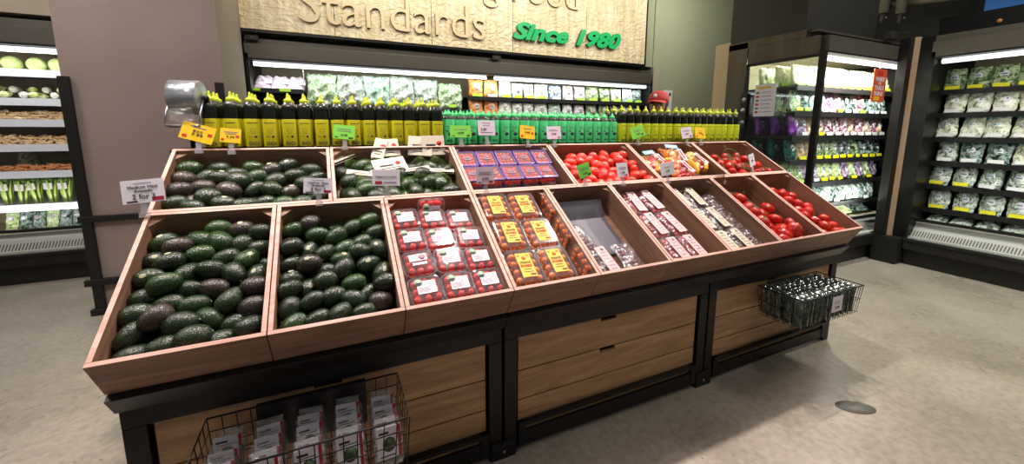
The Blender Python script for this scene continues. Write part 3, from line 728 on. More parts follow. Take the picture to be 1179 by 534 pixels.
for i, (x, s) in enumerate([(2.516, .475), (2.64, .475), (2.53, .285), (2.65, .285), (2.545, .10), (2.665, .10)]):
    KC.put(SL(x, s, -D + .052, rz=[2, -2, 3, 2, 2, 1][i]), 'film wrapped dark tomato pack with cream label, %s row %s' % (['back', 'middle', 'front'][i // 2], ['left', 'right'][i % 2]), 'cream labelled packs')
    copy_tree(KC.p, 'film wrapped tomato pack in the layer under the cream labelled ones', SL(x, s, -D + .009), 'lower cream labelled packs', skip=('label', 'tomato'))
for i, s in enumerate((.42, .26, .10)):
    copy_tree(KC.p, 'unlabelled dark snack pack against the right divider, ' + ['at the back', 'in the middle', 'at the front'][i], SL(2.785, s, -D + .035, rz=4, ry=-14), 'packs by the divider', skip=('label',))
# nearly empty crate
e = tag(MB().prism([(.16, 0), (.16, .006), (.42, .006), (.50, .07), (.506, .066), (.42, 0)], -.145, .145).prism([(.16, .006), (.16, .05), (.42, .06), (.42, .006)], -.147, -.144).obj('crate_liner', mat('grey_liner', '#5f5f68', .5)), 'grey moulded liner lying in the nearly empty front crate', 'liner')
e.matrix_basis = SL(4.5*W - .0, .035, -D + .012)
K5 = flatpack(M['pinklab'], 'cherryd', 9, .115, .19)
for i, (x, s, a) in enumerate([(1.755, .13, 4), (1.905, .135, -2), (1.705, .29, 10)]):
    lb = ['silvery film pack at the front of the nearly empty crate', 'dark red snack pack right of the silvery one in the nearly empty crate', 'snack pack tucked behind the left divider of the nearly empty crate'][i]
    Mx = SL(x + .01, s, -D + (.026 if i < 2 else .03), rz=a)
    (copy_tree(K5, lb, Mx, None, skip=('label',)) if i else (setattr(K5, 'matrix_basis', Mx), tag(K5, lb)))
# purple lidded grape tomatoes
M['purple'] = mat('purple_band', '#4a1f80', .45)
def purple_punnet():
    e = thing('grape_tomato_punnet', 'x', 'punnet'); w, l, h = .108, .125, .062
    loft([(rrect(w*.84, l*.84, .012), .001), (rrect(w*.96, l*.96, .014), h*.9)], cap1=False).obj('tray', M['plastic'], e)
    q = random.Random(8)
    for i in range(4):
        for j in range(4):
            for k in range(2):
                if k == 0 and 0 < i < 3 and 0 < j: continue
                meshobj('tomato', CHM['cherry'], e, TR(-.034 + i*.0225, -.040 + j*.027, 0.018 + k * .028, 0, 0, q.uniform(0, 90), (.026, .023, .023)))
    b = MB(); o_ = rrect(w, l, .012); i_ = [(x*.85, y*.87) for x, y in o_]; n = len(o_)
    b.add([(x, y, h) for x, y in o_] + [(x, y, h + .001) for x, y in i_] + [(x*1.0, y*1.0, h - .008) for x, y in o_], [(k, (k+1) % n, (k+1) % n + n, k + n) for k in range(n)] + [(k, k + 2*n, (k+1) % n + 2*n, (k+1) % n) for k in range(n)])
    b.obj('purple_rim', M['purple'], e)
    loft([([(x*.85, y*.87) for x, y in o_], h + .0005), ([(x*.8, y*.82) for x, y in o_], h + .001)]).obj('lid', M['plastic'], e)
    l_ = MB().box(-.020, .020, -.012, .016, h + .0016, h + .002).obj('label', mat('mauve_print', '#94727c', .5), e)
    MB().box(-.02, .02, .004, .008, h + .002, h + .0024).box(-.016, .014, -.006, -.002, h + .002, h + .0024).obj('text_line', M['ink'], l_)
    return e
KU = Kind(purple_punnet())
for i, x in enumerate([1.290, 1.403, 1.517, 1.632, 1.748]): KU.put(SL(x, .906, -D + .062, rz=-1 + i % 3, rx=4), 'purple rimmed grape tomato punnet, %s from left in the back row' % ORD[i], 'purple rimmed punnets')
for i, x in enumerate([1.282, 1.394, 1.506, 1.617, 1.722]): KU.put(SL(x, .766, -D + .062, rz=i % 2), 'purple rimmed grape tomato punnet, %s from left in the front row' % ORD[i], 'purple rimmed punnets')
for i in range(10): copy_tree(KU.p, 'grape tomato punnet in the layer beneath the purple rimmed ones', SL(1.29 + (i % 5) * .111, .766 + .137 * (i // 5), -D + .009 - .001, sc=(1, 1, .8)), 'lower purple rimmed punnets', skip=('label', 'tomato'))

# ------------------------------------------------------------------ netted avocados with paper header tags
NET = clear('green_net', '#9fb0a0', .05, .06, .4)
def net_bag(n, seed, tagw, tagh, tilt, fold=False):
    q = random.Random(seed); e = thing('netted_avocado_bag', 'x', 'bag of avocados')
    n = max(3, n - 1); pts = [(q.uniform(-.05, .05), -.05 + .045 * (i // 2) + q.uniform(-.01, .01), .036 + .02 * (i % 2)) for i in range(n)]
    pts = relax(pts, [.037] * n, (-.085, .085, -.09, .09, 0, .075), 30)
    for i, p in enumerate(pts):
        meshobj('avocado', AV['avo' if i % 3 else 'avog'][i % 3], e, TR(p.x, p.y, p.z, q.uniform(0, 50), 0, q.uniform(0, 180), .1))
    b = MB(); tagw *= 1.25; tagh *= 1.25
    for i in range(14):   # net strands gathered towards the tag
        a = 2 * math.pi * i / 14; b.tube([(.078*math.cos(a), -.01 + .078*math.sin(a), .02), (.07*math.cos(a), -.01 + .07*math.sin(a), .065), (.03*math.cos(a), .03 + .03*math.sin(a), .098), (0, .07, .098)], .0006, 4)
    b.obj('net', M['calyx'], e)
    tg = MB(); T = TR(0, .075, .1, rx=tilt)
    tg.box(-tagw/2, tagw/2, 0, tagh, 0, .0008, 0, T)
    tg.box(-tagw/2, tagw/2, 0, tagh * .8, -.012, -.0112, 0, T @ Matrix.Rotation(R(-9), 4, 'X'))
    t_ = tg.obj('paper_tag', M['creamtag'], e)
    b = MB().box(-tagw*.32, tagw*.1, tagh*.45, tagh*.56, .0009, .0013, 0, T).box(-tagw*.3, tagw*.3, tagh*.3, tagh*.35, .0009, .0013, 0, T).box(-tagw*.3, tagw*.2, tagh*.18, tagh*.22, .0009, .0013, 0, T)
    b.obj('text_line', M['ink'], t_)
    MB().lathe([(tagh*.13, 0), (tagh*.13, .0004)], 12, T=T @ TR(tagw*.26, tagh*.6, .0009)).obj('print_mark', M['redink'], t_)
    return e
M['creamtag'] = mat('cream_tag_paper', '#dcd3bd', .6)
UB = [(.72, .885, 7, 1, .10, .07, -15, 35), (.800, .875, 5, 2, .05, .09, 30, -20), (.905, .885, 4, 3, .085, .075, 35, 8), (1.035, .885, 6, 4, .10, .085, 38, -8), (1.125, .885, 5, 5, .10, .085, 45, 2),
      (.72, .735, 7, 6, .11, .022, 10, 165), (.795, .735, 5, 7, .10, .022, 0, 150), (.905, .745, 5, 8, .13, .08, 10, 12), (1.015, .755, 6, 9, .12, .02, 0, 190), (1.12, .735, 5, 10, .10, .018, 5, 172)]
UL = ['with a folded tag at the back left', 'with a torn upright tag', 'with a tag standing at the back middle', 'with a red printed tag at the back', 'with a tall tag in the back right corner',
      'with a long strip tag at the front left', 'with a narrow strip tag second at the front', 'with a broad white tag behind the price card', 'with a thin tag fourth at the front', 'with a thin tag in the front right corner']
for (x, s, n, sd, tw, th_, tl, rz), lb in zip(UB, UL):
    o = net_bag(n, sd, tw, th_, tl); o.matrix_basis = SL(x, s, -D + .012, rz=rz if abs(rz) < 90 else rz - 180 + 0); o['label'] = 'netted bag of dark avocados ' + lb; o['group'] = 'netted avocado bags'

# ------------------------------------------------------------------ mini pepper bags
def pepper_mesh(seed, m_):
    q = random.Random(seed); prof = [(.002, -.5), (.10, -.46), (.2, -.25), (.25, 0), (.27, .25), (.22, .4), (.08, .44), (.01, .41)]
    b = MB().lathe(prof, 14); b.v = [(x * (1 + .12 * math.cos(3 * math.atan2(y, x))), y * (1 + .12 * math.cos(3 * math.atan2(y, x))) + .06 * math.sin(3*z), z) for x, y, z in b.v]
    return b.mesh('mini_pepper', m_)
PEP = [pepper_mesh(1, mat('orange_pepper', '#e9811c', .25)), pepper_mesh(2, mat('yellow_pepper', '#f0b51e', .25)), pepper_mesh(3, mat('red_pepper', '#c8261c', .25))]
M['bluelab'] = mat('sky_blue_label', '#6fb6c9', .5)
def pepper_bag(seed, w=.20, l=.24, blue=True, tones=(0, 1, 2)):
    e = thing('mini_pepper_bag', 'x', 'bag of peppers'); q = random.Random(seed)
    pillow(w, l, .085, seed, 16, 16).obj('film_bag', M['softfilm'], e).location.z = .045
    for i in range(4):
        for j in range(4):
            meshobj('mini_pepper', PEP[tones[(i + j * 2 + seed) % len(tones)]], e, TR(-w*.36 + i * w*.24, -l*.33 + j * l*.21, .042 + q.uniform(-.004, .012), 90, q.uniform(-30, 30), q.uniform(0, 180), (.085, .085, .075)))
    if blue:
        l_ = MB().box(-.055, .05, .06, .095, .082, .083).obj('label', M['bluelab'], e); MB().box(-.03, .03, .07, .08, .083, .0835).obj('text_line', M['white'], l_)
    l2 = MB().box(.02, .055, -.07, .045, .090, .091).obj('label', M['white'], e); MB().box(.027, .045, -.05, .03, .091, .0915).obj('text_line', M['redink'], l2)
    return e
for i, (x, s, rz, bl, tn, lb) in enumerate([(2.585, .83, 8, True, (0, 1, 2), 'bag of mixed mini peppers with blue label at the back left'), (2.80, .88, -8, True, (1, 0, 0), 'bag of orange and yellow mini peppers with blue label at the back middle'),
        (2.915, .80, 14, False, (2, 1, 1), 'bag of yellow and red mini peppers leaning at the right divider'), (2.70, .71, 5, False, (2, 2, 0), 'bag of red mini peppers behind the white price card')]):
    o = pepper_bag(i + 3, .17, .20, bl, tn); o.matrix_basis = SL(x, s, -D + [.045, .055, .062, .07][i], rz=rz, rx=[4, 8, 4, 2][i]); o['label'] = lb; o['group'] = 'mini pepper bags'
tag(MB().box(-.004, .004, -.19, .19, -.03, .012).obj('divider_strip', M['shelfb'], None, .001), 'black plastic strip along the left side of the pepper crate', 'divider').matrix_basis = SL(6*W + .03, .80, -.035)

# ------------------------------------------------------------------ squeeze bottles
def bottle(kind, text):
    h = .262 if kind != 'g' else .205; lab = {'y': 'laby', 'g': 'labg', 'l': 'laby2'}[kind]; cap = 'capg' if kind == 'g' else 'capy'
    e = thing('squeeze_bottle', 'x', 'bottle'); r = .0318 if kind != 'g' else .0298
    b = .211 if kind != 'g' else .165; n = .224 if kind != 'g' else .175
    MB().lathe([(r*.9, 0), (r, .004), (r, b - .025), (r*.97, b - .014), (r*.80, b - .002), (.015, n - .004), (.014, n)], 20, squ=.55).obj('bottle_body', M['bottle'], e)
    c = MB().lathe([(.0175, n - .008), (.019, n - .006), (.019, n + .006), (.016, n + .010), (.009, n + .013), (.007, n + .020), (.0045, h - .003), (.003, h)], 14)
    for i in range(14):
        a = 2*math.pi*i/14; c.box(-.0008, .0008, .0175, .0188, n - .006, n + .005, 0, Matrix.Rotation(a, 4, 'Z'))
    c.obj('cap', M[cap], e)
    z0, z1 = .010, (.138 if kind != 'g' else .148)
    L_ = MB().lathe([(r + .0004, z0), (r + .0006, z0 + .001), (r + .0006, z1 - .001), (r + .0004, z1)], 20, squ=.55).obj('label', M[lab], e)
    if text:
        F = TR(0, -r*1.005 - .0008, 0, rx=90)
        if kind == 'g':
            MB().lathe([(.011, 0), (.011, .0004)], 14, T=F @ TR(.004, .068, 0, s=(1.2, 1, 1))).lathe([(.006, 0), (.006, .0004)], 8, T=F @ TR(-.012, .084, 0, s=(1.6, .6, 1))).obj('olive_print', M['ink'], L_)
            meshobj('lettering', text_mesh('GRAZA', w=.036, h=.010, mats=M['ink'], off=.012), L_, F @ TR(0, .030, 0))
            MB().box(-.018, .018, .108, .110, 0, .0004, 0, F).box(-.012, .012, .098, .100, 0, .0004, 0, F).obj('text_line', M['ink'], L_)
        else:
            meshobj('lettering', text_mesh('GRAZA', w=.044, h=.016, mats=M['ink'], off=.012), L_, F @ TR(.002, .024, 0))
            d = MB()
            for i, (x, y) in enumerate([(-.012, .085), (-.006, .092), (.002, .088), (.010, .090), (-.010, .078), (-.002, .076), (.008, .080), (-.006, .068), (.004, .07)]): d.box(x, x + .003, y, y + .0035, 0, .0004, 0, F)
            d.obj('speckle_print', M['ink'], L_)
            MB().lathe([(.006, 0), (.006, .0004)], 12, T=F @ TR(.010, .056, 0)).box(-.018, -.002, .055, .057, 0, .0004, 0, F).obj('dish_print', M['ink'], L_)
            MB().box(-.022, .022, .118, .121, 0, .0004, 0, F).obj('text_line', M['ink'], L_)
    return e
ZS = 1.3305
xs_y = [0.130,0.207,0.286,0.362,0.438,0.508,0.580,0.655,0.730,0.803,0.873,0.945,1.017,1.090,1.163]
xs_g = [1.238 + i * .0675 for i in range(18)]; xs_l = [2.462 + i * .0733 for i in range(17)]
for kind, xs, nm, nr in (('y', xs_y, 'tall olive oil bottle with mustard label and chartreuse cap', 3), ('g', xs_g, 'short green labelled bottle with mint cap', 4), ('l', xs_l, 'tall lime labelled bottle with chartreuse cap', 3)):
    KF = Kind(bottle(kind, True)); KB = Kind(bottle(kind, False))
    for r_ in range(nr):
        for i, x in enumerate(xs):
            K = KF if r_ == 0 else KB
            K.put(TR(x + rnd.uniform(-.003, .003), .945 + .078 * r_ + rnd.uniform(-.003, .003), ZS, rz=rnd.uniform(-9, 9)),
                  '%s, %s from left in %s row' % (nm, ORD[i], ['front', 'second', 'third', 'fourth'][r_]), {'y': 'mustard labelled bottles', 'g': 'green labelled bottles', 'l': 'lime labelled bottles'}[kind])

# ------------------------------------------------------------------ bag roll on its stand
e = thing('produce_bag_roll', 'large roll of clear plastic bags at the left end of the bottle shelf', 'bag roll', TR(.054, .93, 1.558, rz=-8))
prof = [(.02, -.054), (.068, -.054), (.074, -.051), (.074, .051), (.068, .054), (.02, .054)]
MB().lathe(prof, 36, T=TR(0, 0, 0, ry=90)).obj('bag_roll', M['steelroll'], e)
MB().lathe([(.012, -.066), (.012, .066)], 14, T=TR(0, 0, 0, ry=90)).obj('core', M['tray'], e)
MB().add([(-.05, -.06, -.05), (.04, -.07, -.045), (.05, -.078, -.10), (.0, -.082, -.115), (-.04, -.08, -.10)], [(0, 1, 2, 3, 4)]).obj('loose_bag_end', M['film'], e)
e = thing('roll_stand', 'wire stand holding the clear bag roll', 'stand', TR(.054, .93, 1.3305, rz=-8))
b = MB()
for s_ in (-1, 1):
    b.tube([(s_*.062, 0, .228), (s_*.062, -.055, .16), (s_*.062, -.075, .105), (s_*.070, -.02, .10), (s_*.04, .0, .10)], .0035, 6)
b.tube([(-.062, -.075, .105), (.062, -.075, .105)], .0035, 6)
b.obj('wire_cradle', M['bolt'], e)
MB().tube([(0, 0, .10), (0, 0, .005)], .009, 10).obj('post', M['tray'], e)
MB().lathe([(.05, 0), (.05, .005), (.02, .008)], 20).obj('base', M['tray'], e)
MB().ball((.070, 0, .228), .012, 10, 6).obj('knob', M['tray'], e)

# ------------------------------------------------------------------ price cards on clear clips
def card(x, y, z, w, h, m, roll, label, lines, price=None, block=None, rz=0, foot=None, tilt=-12, ink='ink', blocks=()):
    e = thing('price_card', label, 'price card', TR(x, y, z, rx=tilt, rz=rz) @ Matrix.Rotation(R(roll), 4, 'Y'), 'clipped price cards')
    c = MB().box(-w/2, w/2, 0, .0012, -h/2, h/2).obj('card', M[m], e)
    F = TR(0, -.0004, 0, rx=90)
    for s_, yy, tw, th_ in lines:
        if s_: meshobj('lettering', text_mesh(s_, w=tw, h=th_, mats=M['ink']), c, F @ TR(0, yy, 0))
        else: MB().box(-tw/2, tw/2, yy, yy + th_, 0, .0003, 0, F).obj('text_line', M['greyink' if ink == 'ink' else ink], c)
    if price: meshobj('price', text_mesh(price[0], w=price[2], h=price[3], mats=M['ink']), c, F @ TR(price[4] if len(price) > 4 else 0, price[1], 0))
    for (bx, by, bw, bh, bm) in blocks: MB().box(bx, bx + bw, by, by + bh, 0, .0004, 0, F).obj('colour_block', M[bm], c)
    # clip
    cl = MB().box(-.010, .010, .002, .005, -h/2 - .035, -h/2 + .012).box(-.014, .014, -.004, .012, -h/2 - .052, -h/2 - .035)
    o = cl.obj('clip', M['acrylic'], e); o.matrix_basis = Matrix.Rotation(R(-roll), 4, 'Y')
    return e
HB = 'hung on the back rim'
card(.005, .494, 1.205, .118, .082, 'white', -4, 'white card reading Medium Hass Avocado at the left end of the middle rim', [('Medium Hass', .016, .082, .010), ('Avocado', .002, .050, .009), (None, .028, .05, .002)], ('2 for 3', -.018, .062, .017), blocks=[(.022, -.037, .033, .014, 'crimson'), (-.048, -.037, .03, .005, 'ink')])
card(.558, .490, 1.194, .106, .062, 'white', 4, 'white card reading Medium Hass Avocado in front of the dark avocados, right of centre', [('Medium Hass', .012, .075, .008), ('Avocado', .001, .045, .007), (None, .022, .045, .002)], ('2 for 3', -.015, .055, .014), blocks=[(.022, -.029, .026, .010, 'crimson'), (-.045, -.029, .03, .004, 'ink')])
card(.825, .480, 1.215, .115, .070, 'white', 3, 'broad white card with red block in front of the netted avocados', [('Bagged Avocados', .004, .085, .008)], None, blocks=[(-.046, -.028, .028, .013, 'crimson'), (-.012, -.022, .055, .004, 'greyink')])
card(1.285, .490, 1.203, .090, .082, 'pinkcard', 2, 'lilac card in front of the purple rimmed tomato punnets', [(None, .014, .06, .003), (None, .005, .065, .003)], ('4.99', -.016, .032, .014), blocks=[(.018, -.036, .020, .012, 'crimson'), (-.040, -.036, .018, .004, 'ink')])
card(1.858, .490, 1.205, .082, .075, 'green', -14, 'tilted green card in front of the plum tomatoes', [(None, .012, .06, .003), (None, .002, .055, .003)], ('2.49', -.016, .028, .012), blocks=[(.018, -.032, .016, .010, 'ink')])
card(2.118, .490, 1.198, .078, .080, 'white', -2, 'white card in front of the plum tomatoes', [(None, .012, .055, .003), (None, .004, .045, .003)], ('1.99', -.016, .030, .014), blocks=[(.014, -.034, .018, .007, 'crimson')])
card(2.460, .490, 1.190, .110, .075, 'white', -6, 'plain white card in front of the mini pepper bags', [(None, .010, .06, .003)], ('5.99', -.012, .03, .012))
card(2.955, .490, 1.168, .085, .085, 'darkgreencard', 22, 'moss green card seen edge on between peppers and vine tomatoes', [(None, .012, .05, .003)], None, rz=38)
card(3.33, .56, 1.215, .085, .085, 'white', -8, 'small white card leaning over the vine tomatoes', [(None, .016, .05, .003)], ('3.99', -.006, .03, .014), rz=12)
card(.097, .842, 1.405, .120, .075, 'yellow', 18, 'large tilted yellow card below the clear bag roll', [(None, .020, .05, .004), ('BULK', .006, .035, .009)], ('7.99', -.010, .040, .012), blocks=[(-.050, -.030, .016, .013, 'redink'), (.036, -.006, .016, .013, 'redink')])
card(.213, .845, 1.393, .078, .064, 'yellow', 6, 'small yellow card left of the first bottles', [(None, .014, .05, .003), (None, .006, .04, .003)], ('7.99', -.006, .030, .008), blocks=[(-.034, -.024, .011, .010, 'redink'), (.020, -.008, .012, .011, 'redink')])
card(.680, .845, 1.408, .098, .070, 'green', 7, 'bright green card in front of the mustard labelled bottles', [(None, .014, .06, .003), (None, .004, .065, .003)], ('14.99', -.014, .030, .010), blocks=[(.022, -.030, .020, .007, 'ink'), (-.042, -.028, .016, .004, 'ink')])
card(1.275, .845, 1.412, .122, .066, 'green', 0, 'wide pale green card left in front of the green labelled bottles', [(None, .010, .07, .003)], ('10.99', -.008, .034, .011), blocks=[(.034, -.026, .018, .007, 'ink'), (-.050, -.026, .016, .004, 'ink')])
card(1.428, .845, 1.432, .104, .085, 'pinkcard', 1, 'lilac card left in front of the green labelled bottles', [(None, .026, .05, .003), (None, .012, .04, .003)], ('3.29', -.008, .034, .014, -.018), blocks=[(-.038, -.028, .075, .004, 'greyink')])
card(1.688, .845, 1.408, .098, .078, 'yellow', 6, 'orange yellow card in front of the green labelled bottles', [(None, .018, .05, .004)], ('9.99', -.002, .034, .014), blocks=[(.026, -.012, .014, .014, 'redink'), (-.040, -.032, .013, .012, 'redink')])
card(1.870, .845, 1.405, .100, .078, 'pinkcard', -1, 'lilac card right in front of the green labelled bottles', [(None, .010, .07, .003), (None, .018, .05, .002)], ('12.99', -.008, .030, .012), blocks=[(.024, -.033, .018, .007, 'crimson')])
card(2.532, .845, 1.410, .120, .080, 'green', -14, 'tilted pale green card in front of the lime labelled bottles', [(None, .012, .06, .003), (None, .002, .06, .003)], ('14.99', -.014, .030, .010), blocks=[(.024, -.028, .018, .012, 'ink')])
card(2.990, .845, 1.404, .110, .080, 'pinkcard', -6, 'lilac card in front of the lime labelled bottles', [(None, .010, .07, .003), (None, .018, .05, .002)], ('16.99', -.008, .030, .010), blocks=[(.024, -.033, .018, .010, 'crimson')])
card(3.135, .850, 1.402, .105, .082, 'yellow', 2, 'yellow card in front of the lime labelled bottles at the right', [(None, .014, .05, .003)], ('9.99', -.002, .034, .012), blocks=[(.020, -.018, .014, .014, 'redink'), (-.042, -.030, .014, .012, 'redink')])

# ------------------------------------------------------------------ wire baskets
def basket(x0, x1, y0, y1, z0, z1, nx, ny, nz, label, platex):
    e = thing('wire_basket', label, 'basket', TR(x0, y0, z0)); w, d, h = x1 - x0, y1 - y0, z1 - z0; r = .0018; i_ = .012
    rim = MB().tube([(0, 0, h), (w, 0, h), (w, d, h), (0, d, h), (0, 0, h)], .0032, 6); rim.obj('rim', M['wire'], e)
    b = MB()
    for i in range(nx + 1):
        x = i_ + (w - 2*i_) * i / nx; X = w * i / nx
        b.tube([(X, 0, h), (x, i_, 0), (x, d - i_, 0), (X, d, h)], r, 5)
    for j in range(1, ny):
        y = i_ + (d - 2*i_) * j / ny; Y = d * j / ny
        b.tube([(0, Y, h), (i_, y, 0), (w - i_, y, 0), (w, Y, h)], r, 5)
    for k in range(1, nz):
        q = i_ * (1 - k / nz); zz = h * k / nz
        b.tube([(q, q, zz), (w - q, q, zz), (w - q, d - q, zz), (q, d - q, zz), (q, q, zz)], r, 5)
    b.obj('wire_mesh', M['wire'], e)
    MB().box(platex[0] - x0, platex[1] - x0, d - .010, d - .006, h*.12, h + .004).box(platex[0] - x0, platex[1] - x0, d - .006, d + .012, h - .004, h + .004).obj('hanging_plate', M['tray'], e, .001)
    return e
basket(.215, .785, -.165, .085, .365, .54, 15, 6, 4, 'long black wire basket of wrapped avocados under the left end', (.345, .675))
basket(2.80, 3.36, -.165, .085, .375, .54, 22, 5, 2, 'small black wire basket of herb packs under the right end', (2.89, 3.18))
def avo_pack():
    e = thing('wrapped_avocado_pack', 'x', 'avocado pack')
    loft([(rrect(.085, .034, .01), 0), (rrect(.09, .04, .012), .02), (rrect(.09, .042, .012), .12), (rrect(.07, .02, .008), .15), (rrect(.075, .003, .001), .165)]).obj('clear_wrap', M['film'], e)
    for dx in (-.018, .018): meshobj('avocado', AV['avo'][1], e, TR(dx, 0, .062, 0, 90, 0, (.085, .055, .05)))
    l_ = MB().box(-.036, .036, -.0235, -.0225, .035, .150).obj('header_card', M['white'], e)
    F = TR(0, -.0236, 0, rx=90)
    MB().lathe([(.023, 0), (.023, .0004)], 20, T=F @ TR(0, .085, 0, s=(.85, 1.15, 1))).obj('avocado_print', M['avog_print'], l_)
    MB().box(.027, .036, .035, .150, 0, .0005, 0, F).obj('red_stripe', M['crimson'], l_)
    MB().box(-.03, .0, .125, .133, 0, .0005, 0, F).box(-.028, .02, .118, .121, 0, .0005, 0, F).box(-.028, .02, .043, .047, 0, .0005, 0, F).obj('text_line', M['ink'], l_)
    return e
M['avog_print'] = mat('avocado_print_green', '#2c3f22', .5)
KA = Kind(avo_pack())
for c_ in range(5):
    for r_ in range(4):
        KA.put(TR(.275 + c_ * .112, -.128 + r_ * .052, .371 + .003 * r_, rx=-10 + rnd.uniform(-4, 2), rz=rnd.uniform(-5, 5)) @ TR(0, 0, 0, s=(1, 1, (.86 if r_ == 0 else .80) + .03 * rnd.random())),
               'clear wrapped avocado pack, %s from left in %s row of the long basket' % (ORD[c_], ['front', 'second', 'third', 'back'][r_]), 'wrapped avocado packs')
def herb_pack():
    e = thing('herb_pack', 'x', 'herb pack')
    MB().box(-.030, .030, -.009, .009, .0, .150).obj('herb_leaves', leafy('herb_leaves', ['#0e1a12', '#24382a', '#4b6350', '#9fb3a6'], 40), e, .003)
    pillow(.068, .165, .03, 12, 6, 8).obj('film_bag', M['film'], e).matrix_basis = TR(0, 0, .078, rx=90)
    return e
KH = Kind(herb_pack())
for c_ in range(12):
    for r_ in range(4):
        KH.put(TR(2.838 + c_ * .0437, -.115 + r_ * .056, .381, rz=80 + rnd.uniform(-12, 12), rx=rnd.uniform(-4, 4)), 'clear dark green herb pack, %s from left in %s row of the small basket' % (ORD[c_], ['front', 'second', 'third', 'back'][r_]), 'herb packs')
e = thing('basket_tag', 'white price tag clipped to the front of the small wire basket', 'price card', TR(3.10, -.170, .478, rx=0))
MB().box(-.048, .048, 0, .001, -.045, .045).obj('card', M['white'], e)
F = TR(0, -.0004, 0, rx=90); MB().box(-.03, .02, .012, .016, 0, .0003, 0, F).box(-.03, .03, .002, .005, 0, .0003, 0, F).obj('text_line', M['greyink'], e)
meshobj('price', text_mesh('2.99', w=.04, h=.016, mats=M['ink']), e, F @ TR(0, -.02, 0))

# ------------------------------------------------------------------ open front coolers (local frame: x along, y back, z up)
def cooler(T, w, shelves, label, depth=.95, sfront=.30, white=False, inset=0, hy=.04, ends=(True, True), htop=2.36, rail=.49):
    e = thing('open_cooler', label, 'cooler', T)
    MB().box(0, w, 0, depth, .17, .29).box(.0, w, .05, depth, 0, .17).obj('base', M['kick'], e, .006)
    MB().box(0, w, -.012, .012, .262, .292).obj('bumper', M['kick'], e, .004)
    g = MB().box(.02, w - .02, .02, .05, .292, .312); n = int(w / .022)
    g.quad((.02, .05, .31), (w - .02, .05, .31), (w - .02, .16, .43), (.02, .16, .43), 0)
    for i in range(n):
        x = .03 + i * .022; g.quad((x, .052, .318), (x + .009, .052, .318), (x + .009, .100, .370), (x, .100, .370), 1, TR(0, -.001, .002))
    g.obj('air_grille', [M['grille'], M['grillehole']], e)
    MB().box(.02, w - .02, .15, .19, .42, .455).obj('well_front', M['grille'], e)
    MB().box(.02, w - .02, .10, .13, rail - .012, rail + .012).obj('guard_rail', M['shelfb'], e)
    MB().box(0, w, 0, max(.10, hy), 2.15, 2.29 if hy > .1 else 2.30).box(0, w, hy, hy + .08, 2.29, htop).box(0, w, .10, depth, 2.34, htop).obj('header', M['header'], e, .004)
    MB().box(0, w, .0, .06, 2.135, 2.15).obj('header_lip', M['headerdark'], e, .002)
    for i in range(max(1, int(w / 2.6))):
        nt = max(1, int(w / 2.6)); L0 = .06 + i * w / nt; L1 = L0 + w / nt - .12
        MB().tube([(L0, .085, 2.108), (L1, .085, 2.108)], .024, 12).obj('light_tube', M['led'], e)
    MB().box(0, w, .12, depth, 2.20, 2.22).box(0, w, depth - .03, depth, .29, 2.2).box(.02, w - .02, .16, depth - .03, .43, .44).obj('liner', M['coolerin'], e)
    for k, on_ in enumerate(ends):
        if on_:
            x = 0 if k == 0 else w - .03
            MB().box(x, x + .03, .0, depth, .29, 2.2).obj('end_panel', M['headerdark'], e)
    for i, z in enumerate(shelves):
        a, c = .03, w - .03
        if isinstance(z, tuple): z, a, c = z
        s = MB().box(a, c, sfront, depth - .03, z - .018, z - .002).obj('shelf', M['shelfw'] if white else M['shelfb'], e)
        MB().box(a, c, sfront - .012, sfront, z - (.062 if white else .045), z + .004).obj('shelf_edge', M['shelfw'] if white else M['shelfb'], s)
    return e
SH = [1.865, 1.61, 1.365, 1.115, .870, .62]
cooler(TR(-3.3, 3.74, 0), 2.3, [1.945, 1.69, 1.50, 1.275, 1.03, .72], 'left open cooler with white shelves of cabbages, roots and celery', sfront=.18, white=True)
cooler(TR(-.13, 3.74, 0), 5.48, [(1.86, .03, .51), (1.86, 2.44, 5.45), 1.60, 1.32, 1.04, .74], 'long open cooler below the wooden sign', sfront=.14)
cooler(TR(4.822, .95, 0), 1.98, SH, 'corner cooler with glass side beside the far end of the display', depth=1.0, sfront=.27, hy=.185, ends=(False, True), rail=.46)
cooler(Matrix.Translation((6.13, .72, 0)) @ Matrix.Rotation(R(-90), 4, 'Z'), 3.12, [SH[0] - .035] + [z - .01 for z in SH[1:]], 'right hand open cooler filled with rows of salad bags', sfront=.25, ends=(True, True))
# glass side of the corner cooler
e = thing('cooler_glass_side', 'framed glass side panel of the corner cooler', 'glass panel', TR(4.785, .95, 0))
MB().box(-.012, .03, 0, .055, .29, 2.15).obj('front_post', M['headerdark'], e, .004)
MB().box(-.012, .004, .055, .76, 2.13, 2.295).obj('top_panel', M['steel'], e, .002)
MB().box(-.012, .004, .77, 1.0, .0, 2.36).obj('rear_panel', M['steel'], e, .002)
MB().box(-.008, .004, .055, .76, .0, .60).obj('lower_panel', M['steel'], e, .002)
MB().box(-.010, .006, .735, .765, .60, 2.13).box(-.010, .006, .055, .765, 2.10, 2.13).obj('gasket', M['headerdark'], e)
MB().box(-.004, .002, .055, .735, .60, 2.10).obj('pane', M['glass'], e)
MB().box(-.012, .004, .185, 1.0, 2.296, 2.37).obj('cornice', M['steel'], e, .002)
e = thing('corner_post', 'pale strip with dark jambs filling the corner between the two right coolers', 'post', TR(6.165, .865, 0))
MB().box(-.028, .028, -.028, .028, .29, 2.37, 0, Matrix.Rotation(R(-40), 4, 'Z')).obj('pale_strip', mat('tan_strip', '#9d8064', .6), e)
MB().box(-.12, -.03, .0, .083, .29, 2.36).box(.0, .085, -.14, -.035, .29, 2.36).obj('jamb', M['headerdark'], e, .004)
MB().box(-.122, .10, -.14, .083, 0, .29).obj('plinth', M['kick'], e, .003)
